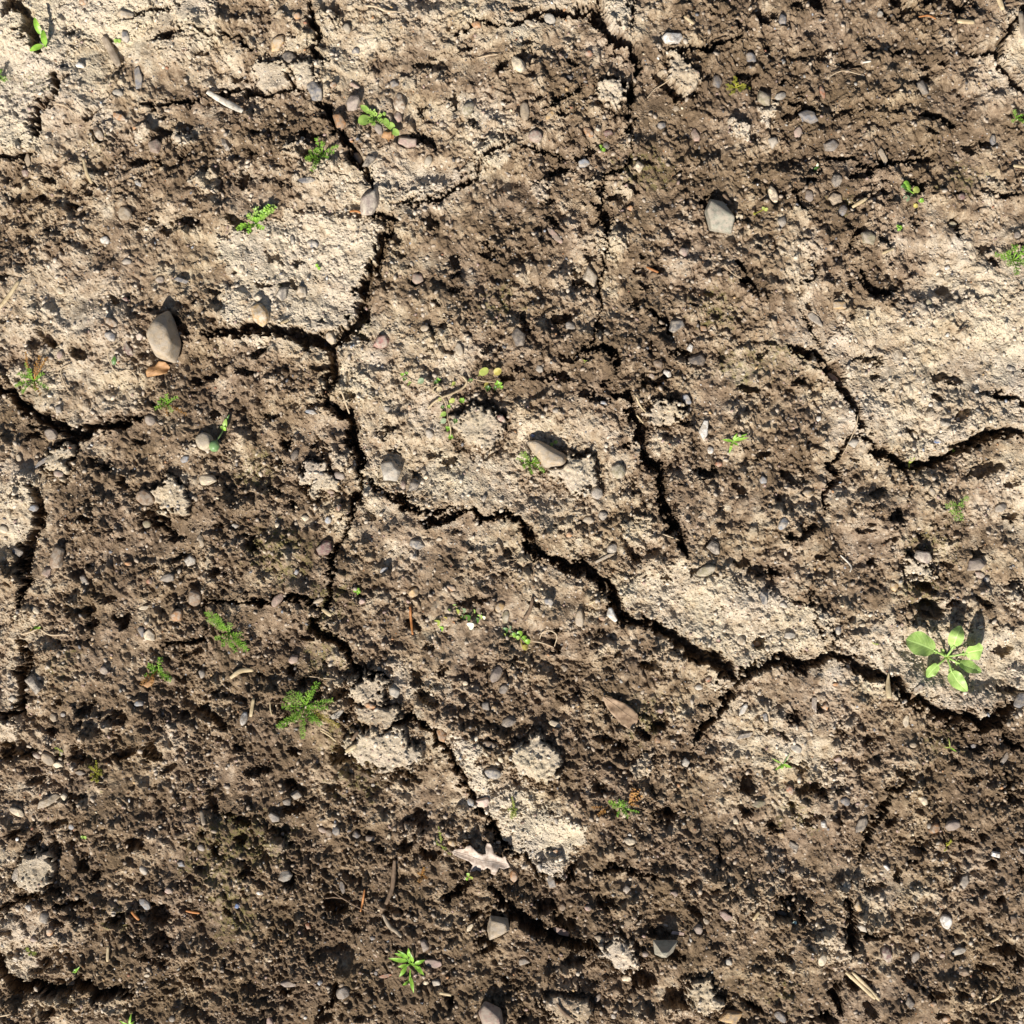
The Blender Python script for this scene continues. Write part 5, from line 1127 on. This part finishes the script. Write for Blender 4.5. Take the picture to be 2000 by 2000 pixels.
# --- sticks, straws, roots and needles: width, square, points, material, name, label
ST = [
 (56,(0,0),[(785,285),(850,400),(905,505)],'wood','bark_piece','brown bark piece beside the slate stone, top left'),
 (50,(0,0),[(1565,695),(1690,765),(1760,805),(1848,868)],'whitewood','wood_splinter','pale grey wood splinter under the top left crack'),
 (24,(0,0),[(640,1205),(675,1320),(712,1400)],'straw','straw','short bent straw above a dark hollow, upper left'),
 (10,(0,0),[(440,810),(520,825),(600,885)],'paleroot','root_thread','thin pale root thread near the top left crack'),
 (18,(1,0),[(830,65),(915,70),(985,95),(1065,100)],'paleroot','root_thread','thick pale wavy root at the top edge'),
 (11,(1,0),[(1670,442),(1750,430),(1825,426)],'paleroot','root_thread','short thin root on brown soil in the upper middle'),
 (18,(1,0),[(712,1605),(760,1600),(812,1618)],'needle','dry_needle','short orange needle below the grey shield shaped stone'),
 (26,(2,0),[(1590,1470),(1650,1545)],'twig','twig','short brown twig upper right of the big angular stone'),
 (7,(2,0),[(1020,745),(1080,672),(1185,620)],'paleroot','root_thread','fine pale root left of the tear shaped clod'),
 (34,(3,0),[(1395,192),(1522,206)],'straw','straw','stubby tan straw chip near the top right corner'),
 (38,(3,0),[(1688,-10),(1735,115)],'straw','bark_piece','tan bark sliver crossing the top edge at right'),
 (44,(3,0),[(1868,125),(1888,310)],'wood','bark_piece','upright bark strip on the pale top right crust'),
 (15,(3,0),[(1118,150),(1190,140),(1245,168)],'needle','dry_needle','orange curved needle near the top right'),
 (25,(3,0),[(615,1582),(722,1518)],'straw','straw','bright slanting straw below the tan triangular stone'),
 (20,(3,0),[(838,1930),(935,1885)],'straw','straw','slanting straw below the greenish stone, right of thin crack'),
 (24,(3,0),[(1835,1262),(1960,1266)],'straw','straw','horizontal straw cut by the right edge, upper part'),
 (15,(3,0),[(698,491),(760,484)],'whitewood','straw','tiny whitish straw in the upper right soil'),
 (8,(3,0),[(465,580),(560,540),(690,578)],'paleroot','root_thread','arched fine root in the upper right soil'),
 (30,(0,1),[(172,198),(80,330),(-10,425)],'straw','straw','long pale straw at the left edge pointing up right'),
 (9,(0,1),[(940,655),(835,725),(850,810),(900,882),(985,865),(1042,920),(1035,1000)],'paleroot','root_thread','curly pale root left of the crumpled brown leaf'),
 (9,(0,1),[(545,815),(470,860),(495,965),(560,1058)],'paleroot','root_thread','hooked pale root right of the red tipped feathery weed'),
 (14,(1,1),[(650,1018),(678,1100),(706,1190)],'paleroot','straw','thin pale straw leaning over the left centre crack'),
 (18,(2,1),[(1010,90),(1100,132)],'needle','dry_needle','orange needle right of the beige beak shaped stone'),
 (13,(2,1),[(928,1065),(960,1130),(1024,1202)],'straw','straw','upper of two thin straws beside the steep centre crack'),
 (12,(2,1),[(938,1200),(988,1262)],'straw','straw','lower of two thin straws beside the steep centre crack'),
 (8,(2,1),[(1588,70),(1650,145),(1722,182)],'paleroot','root_thread','thin curved root right of the orange needle'),
 (8,(3,1),[(665,1200),(648,1300),(600,1420),(560,1502)],'paleroot','root_thread','long fine stem beside the right curved crack'),
 (12,(0,2),[(170,922),(235,905),(300,880)],'paleroot','root_thread','left root thread holding the single green leaf'),
 (12,(0,2),[(325,880),(400,922),(525,916)],'paleroot','root_thread','right root thread holding the single green leaf'),
 (34,(0,2),[(1745,1248),(1825,1195),(1915,1192)],'straw','straw','curled tan straw right below the elongated feathery weed'),
 (26,(0,2),[(1925,1395),(1905,1535)],'straw','straw','upright tan straw next to the white spotted pebble'),
 (20,(1,2),[(1165,708),(1170,800),(1185,922)],'needle','dry_needle','vertical rust needle pair left of the flowering weed'),
 (28,(1,2),[(508,728),(578,778)],'straw','straw','cream straw chip at the crack, beside a pinkish tan stone'),
 (32,(1,2),[(690,1792),(772,1738)],'straw','straw','short straw stub at left of the widest clod'),
 (26,(1,2),[(735,1705),(785,1635)],'twig','twig','short brown twig left of the widest clod'),
 (8,(1,2),[(405,1235),(500,1240),(612,1252)],'paleroot','root_thread','hair thin root above the largest feathery weed'),
 (14,(1,2),[(490,1640),(560,1680),(612,1722)],'straw','straw','brown straw below the largest feathery weed'),
 (11,(1,2),[(115,1430),(120,1480),(132,1525)],'straw','straw','fine straw left of the largest feathery weed'),
 (9,(2,2),[(208,955),(230,905),(290,890),(338,932),(320,1012)],'paleroot','root_thread','curled loop of root beside the bright green sprout'),
 (8,(2,2),[(150,972),(230,985),(315,1020)],'paleroot','root_thread','straight fine root below the root loop'),
 (26,(2,2),[(155,640),(135,735),(85,815)],'twig','twig','gnarled brown twig above the bright green sprout'),
 (10,(2,2),[(1128,165),(1245,207)],'paleroot','straw','hair thin straw left of the steep centre crack end'),
 (13,(2,2),[(575,692),(635,660)],'straw','straw','tiny straw above a tan stone in the centre'),
 (13,(3,2),[(538,325),(590,370),(622,412),(610,452)],'whitewood','root_thread','white curved thread below a pale blue pebble'),
 (40,(3,2),[(890,1200),(882,1300),(888,1392)],'straw','seed_husk','pointed pale husk standing by the right lower crack'),
 (24,(0,3),[(1005,1070),(1062,1132)],'needle','dry_needle','tan needle chip below a blue grey chip, lower left'),
 (22,(0,3),[(830,1325),(830,1440)],'straw','straw','upright dull straw in the lower left soil'),
 (30,(0,3),[(1520,318),(1552,420)],'wood','wood_splinter','grey wood splinter in the lower left quarter'),
 (20,(0,3),[(1400,1080),(1450,1092),(1505,1094)],'needle','dry_needle','curved orange needle in the lower left quarter'),
 (12,(0,3),[(-10,1862),(105,1836)],'paleroot','straw','fine straw at the left edge near the bottom'),
 (34,(1,3),[(1050,680),(1042,800),(1030,900),(985,1010)],'twig','twig','upper thick brown twig right of the fine straws'),
 (32,(1,3),[(960,1090),(1015,1180),(1065,1215),(1105,1248)],'wood','twig','lower pale brown twig above the narrow leaved weed'),
 (10,(1,3),[(572,915),(650,970),(800,1040),(945,1105)],'twig','straw','long fine reddish straw ending at the brown twig'),
 (11,(1,3),[(530,970),(590,972),(655,976)],'twig','straw','short fine straw forking from the long reddish one'),
 (15,(1,3),[(830,888),(815,980),(797,1062)],'needle','straw','short upright straw crossing the long fine one'),
 (22,(1,3),[(1388,1680),(1475,1702)],'straw','straw','cream straw chip near the bottom, right of narrow leaved weed'),
 (14,(2,3),[(1060,612),(1122,570)],'twig','straw','tiny brown straw right of a peach stone, lower middle'),
 (22,(2,3),[(335,1740),(385,1805),(482,1875)],'twig','twig','dark stick near the bottom edge in the middle'),
 (24,(2,3),[(1808,1132),(1855,1068)],'straw','straw','cream straw right of a pinkish angular stone, lower right'),
 (30,(3,3),[(572,1520),(700,1635),(800,1730)],'straw','straw','left strand of split straw stalk, lower right'),
 (26,(3,3),[(620,1520),(735,1635),(832,1742)],'straw','straw','right strand of the split straw stalk, lower right'),
 (20,(3,3),[(1680,1768),(1728,1738),(1762,1698)],'straw','straw','curved cream straw near the bottom right corner'),
 (9,(3,3),[(60,812),(132,842)],'paleroot','root_thread','hair thin root in the lower right quarter'),
 (24,(2,0),[(1290,150),(1360,205)],'straw','bark_piece','tan bark sliver between white chip and top edge'),
 (13,(3,1),[(1415,590),(1480,535)],'twig','twig','thin dark curved twig on pale crust, right side'),
 (22,(1,1),[(200,520),(260,492)],'straw','straw','short straw at lip of the left crack beside the ochre stone'),
]
for k, (w, t, pts, mt, nm, lab) in enumerate(ST):
    sub = 6
    q = surf_path(t, pts, 1.2 + w * K * .28, sub)
    w_ = w * K / 2 * 1.05
    n_ = len(q); r = np.random.RandomState(k)
    fl = .45 if nm in ('bark_piece', 'wood_splinter', 'seed_husk') or (mt == 'straw' and w > 20) else .9
    prof_ = [(.55 + .45 * math.sin(min(1, (i + .6) / n_ * 3) * 1.57)) * (.55 + .45 * math.sin(min(1, (n_ - i - .4) / n_ * 3) * 1.57)) * r.uniform(.9, 1.08) for i in range(n_)]
    if nm == 'seed_husk': prof_ = [math.sin(min(1, (i + .4) / n_ * 1.2) * 1.9) for i in range(n_)]
    mid = q[len(q) // 2]
    o = tube(nm, q, [max(.35, w_ * f) * U for f in prof_], PM[mt], sides=8, flat=fl, origin=mid); o.location = mid
    place(o, lab, {'straw': 'straw', 'twig': 'twig', 'root_thread': 'root', 'dry_needle': 'needle', 'bark_piece': 'bark', 'wood_splinter': 'wood splinter', 'seed_husk': 'husk'}[nm], 'dry plant bits scattered on the soil')

# ------------------------------------------------------------------ labels of the many stones
LM = [('the big smooth tan stone', (320, 660)), ('the big angular greenish grey stone', (1405, 425)), ('the long mottled tan stone', (1065, 885)), ('the pyramid shaped stone', (1297, 1845)),
 ('the wedge shaped tan stone', (975, 1808)), ('the oak leaf', (942, 1675)), ('the brown elm leaf', (1212, 1388)), ('the big rosette weed', (1843, 1280)), ('the largest feathery weed', (600, 1376)),
 ('the elongated feathery weed', (446, 1232)), ('the trailing round leaved weed', (900, 780)), ('the flowering weed', (905, 1205)), ('the narrow leaved weed', (802, 1880)), ('the seed pod weed', (425, 860)),
 ('the top left seedling', (88, 90)), ('the pale lobed weed', (740, 235)), ('the parsley like weed', (505, 425)), ('the yellow star moss', (1437, 171)), ('the round leaved sprout', (1775, 375)),
 ('the right edge feathery weed', (1975, 508)), ('the grass like sprout', (1432, 862)), ('the pale feathery weed', (1862, 990)), ('the small rust ringed feathery weed', (1212, 1575)),
 ('the split straw stalk', (1682, 1922)), ('the thick brown twig', (768, 1745)), ('the red tipped feathery weed', (66, 742)), ('the small dark feathery weed', (308, 1310)), ('the steep centre crack', (1292, 960)),
 ('the right curved crack', (1760, 908)), ('the long diagonal crack', (1240, 1217)), ('the bottom left crack', (120, 1932)), ('the left edge crack', (50, 1250)), ('the top centre crack', (1190, 70)),
 ('the big left centre crack', (720, 557)), ('the square pale clod', (935, 838)), ('the three stacked clods', (740, 1400)), ('the mustard moss tuft', (188, 1510)), ('the top left corner', (0, 0)), ('the top right corner', (2000, 0)),
 ('the bottom right corner', (2000, 2000)), ('the bottom left corner', (0, 2000)), ('the pale wood splinter', (440, 205)), ('the star of grass leaves', (1528, 1493)), ('the crumpled brown leaf', (310, 722))]
CN = dict(tan='tan', cream='cream', white='white', palegrey='pale grey', grey='grey', darkgrey='dark grey', slate='slate blue', bluegrey='light bluish', blue='bright blue', teal='teal', orange='orange', ochre='ochre', rust='rust red',
 pink='pink', pinkbrown='pinkish brown', pinkgrey='pinkish grey', brown='brown', maroon='maroon', red='red', olive='olive', olivegrey='greenish grey', black='black')
def size_word(L): return 'large' if L > 34 else 'medium' if L > 24 else 'small' if L > 15 else 'tiny'
def shape_word(L, B, s_):
    if s_ == 'f': return 'flat sliver' if L > 2 * B else 'flat chip'
    if s_ == 'r': return 'oval pebble' if L > 1.35 * B else 'round pebble'
    return 'long angular stone' if L > 1.6 * B else 'angular stone'
used_l = set()
for o, px, py, L, B, an, colr, shp in sorted(stone_objs, key=lambda s_: -s_[3]):
    cand = sorted(LM, key=lambda m_: math.hypot(m_[1][0] - px, m_[1][1] - py))
    desc = f"{size_word(L)} {CN[colr]} {shape_word(L, B, shp)}"
    def rel(m_):
        dx, dy = px - m_[1][0], py - m_[1][1]; d = math.hypot(dx, dy)
        a_ = (math.degrees(math.atan2(-dy, dx)) + 360) % 360
        w_ = ['right of', 'above right of', 'above', 'above left of', 'left of', 'below left of', 'below', 'below right of'][int(((a_ + 22.5) % 360) // 45)]
        return ('close ' if d < 70 else 'well ' if d > 170 else '') + w_ + ' ' + m_[0]
    lab = None
    for m_ in cand[:4]:
        l_ = desc + ' ' + rel(m_)
        if l_ not in used_l and len(l_.split()) <= 16: lab = l_; break
    used_l.add(lab)
    place(o, lab, 'pebble' if shp == 'r' else 'stone', 'stones lying on the soil')

# ------------------------------------------------------------------ uncountable grit
def grit(n_, seed):
    r = np.random.RandomState(seed); D, F = ico(1); F = np.array(F); nv = len(D)
    V = np.zeros((n_ * nv, 3), np.float32); Fa = np.zeros((n_ * len(F), 3), np.int32); C = np.zeros((n_ * nv, 4), np.float32)
    keys = ['tan', 'pinkbrown', 'grey', 'palegrey', 'slate', 'orange', 'cream', 'brown', 'darkgrey', 'ochre', 'white', 'bluegrey', 'pink', 'rust']
    pw = np.array([5, 5, 4, 3, 2, .9, 1.6, 4, 3, .9, .35, .9, 1, .5]); pw = pw / pw.sum()
    for k in range(n_):
        px, py = r.uniform(-120, 2120, 2); crumb = r.rand() < .62; s_ = (1.4 + 3.6 * r.power(.7) ** 2.2) if crumb else 1.3 + 2.6 * r.power(.6) ** 2.5
        sc_ = np.array([s_ * r.uniform(.9, 1.5), s_ * r.uniform(.7, 1.0), s_ * r.uniform(.5, .8)])
        P_ = D * sc_ * (1 + r.uniform(-.18, .18, (nv, 1))); a_ = r.uniform(0, 6.28); c_, s2 = math.cos(a_), math.sin(a_)
        h_ = interp(H, px, py)
        V[k * nv:(k + 1) * nv] = np.stack([(px - 1000 + P_[:, 0] * c_ - P_[:, 1] * s2) * U, (1000 - py + P_[:, 0] * s2 + P_[:, 1] * c_) * U, (h_ + .25 * s_ + P_[:, 2]) * U], 1)
        Fa[k * len(F):(k + 1) * len(F)] = F + k * nv
        dv_ = float(interp(dry, px, py)); C[k * nv:(k + 1) * nv, :3] = (np.array((.23, .172, .117)) + np.clip(dv_ + .15, 0, 1) * np.array((.27, .25, .21))) * r.uniform(.85, 1.2) if crumb else np.array(PAL[keys[r.choice(len(keys), p=pw)]]) * r.uniform(.7, 1.1); C[k * nv:(k + 1) * nv, 3] = 1
    m_ = bpy.data.meshes.new('grit'); m_.vertices.add(len(V)); m_.vertices.foreach_set("co", V.ravel())
    m_.loops.add(Fa.size); m_.loops.foreach_set("vertex_index", Fa.ravel()); m_.polygons.add(len(Fa)); m_.polygons.foreach_set("loop_start", np.arange(0, Fa.size, 3, dtype=np.int32))
    m_.update(calc_edges=True)
    ca = m_.color_attributes.new("mineral", 'FLOAT_COLOR', 'POINT'); ca.data.foreach_set("color", C.ravel())
    mt_, n, b = newmat("grit_minerals"); at = nd(n, "ShaderNodeAttribute", attribute_name="mineral"); n.links.new(at.outputs["Color"], b.inputs["Base Color"]); b.inputs["Roughness"].default_value = .75
    m_.materials.append(mt_); o = bpy.data.objects.new('grit', m_); col.objects.link(o)
    o["kind"] = "stuff"; o["label"] = "fine grit and crumbs strewn over the soil"; o["category"] = "grit"
grit(24000, 5)
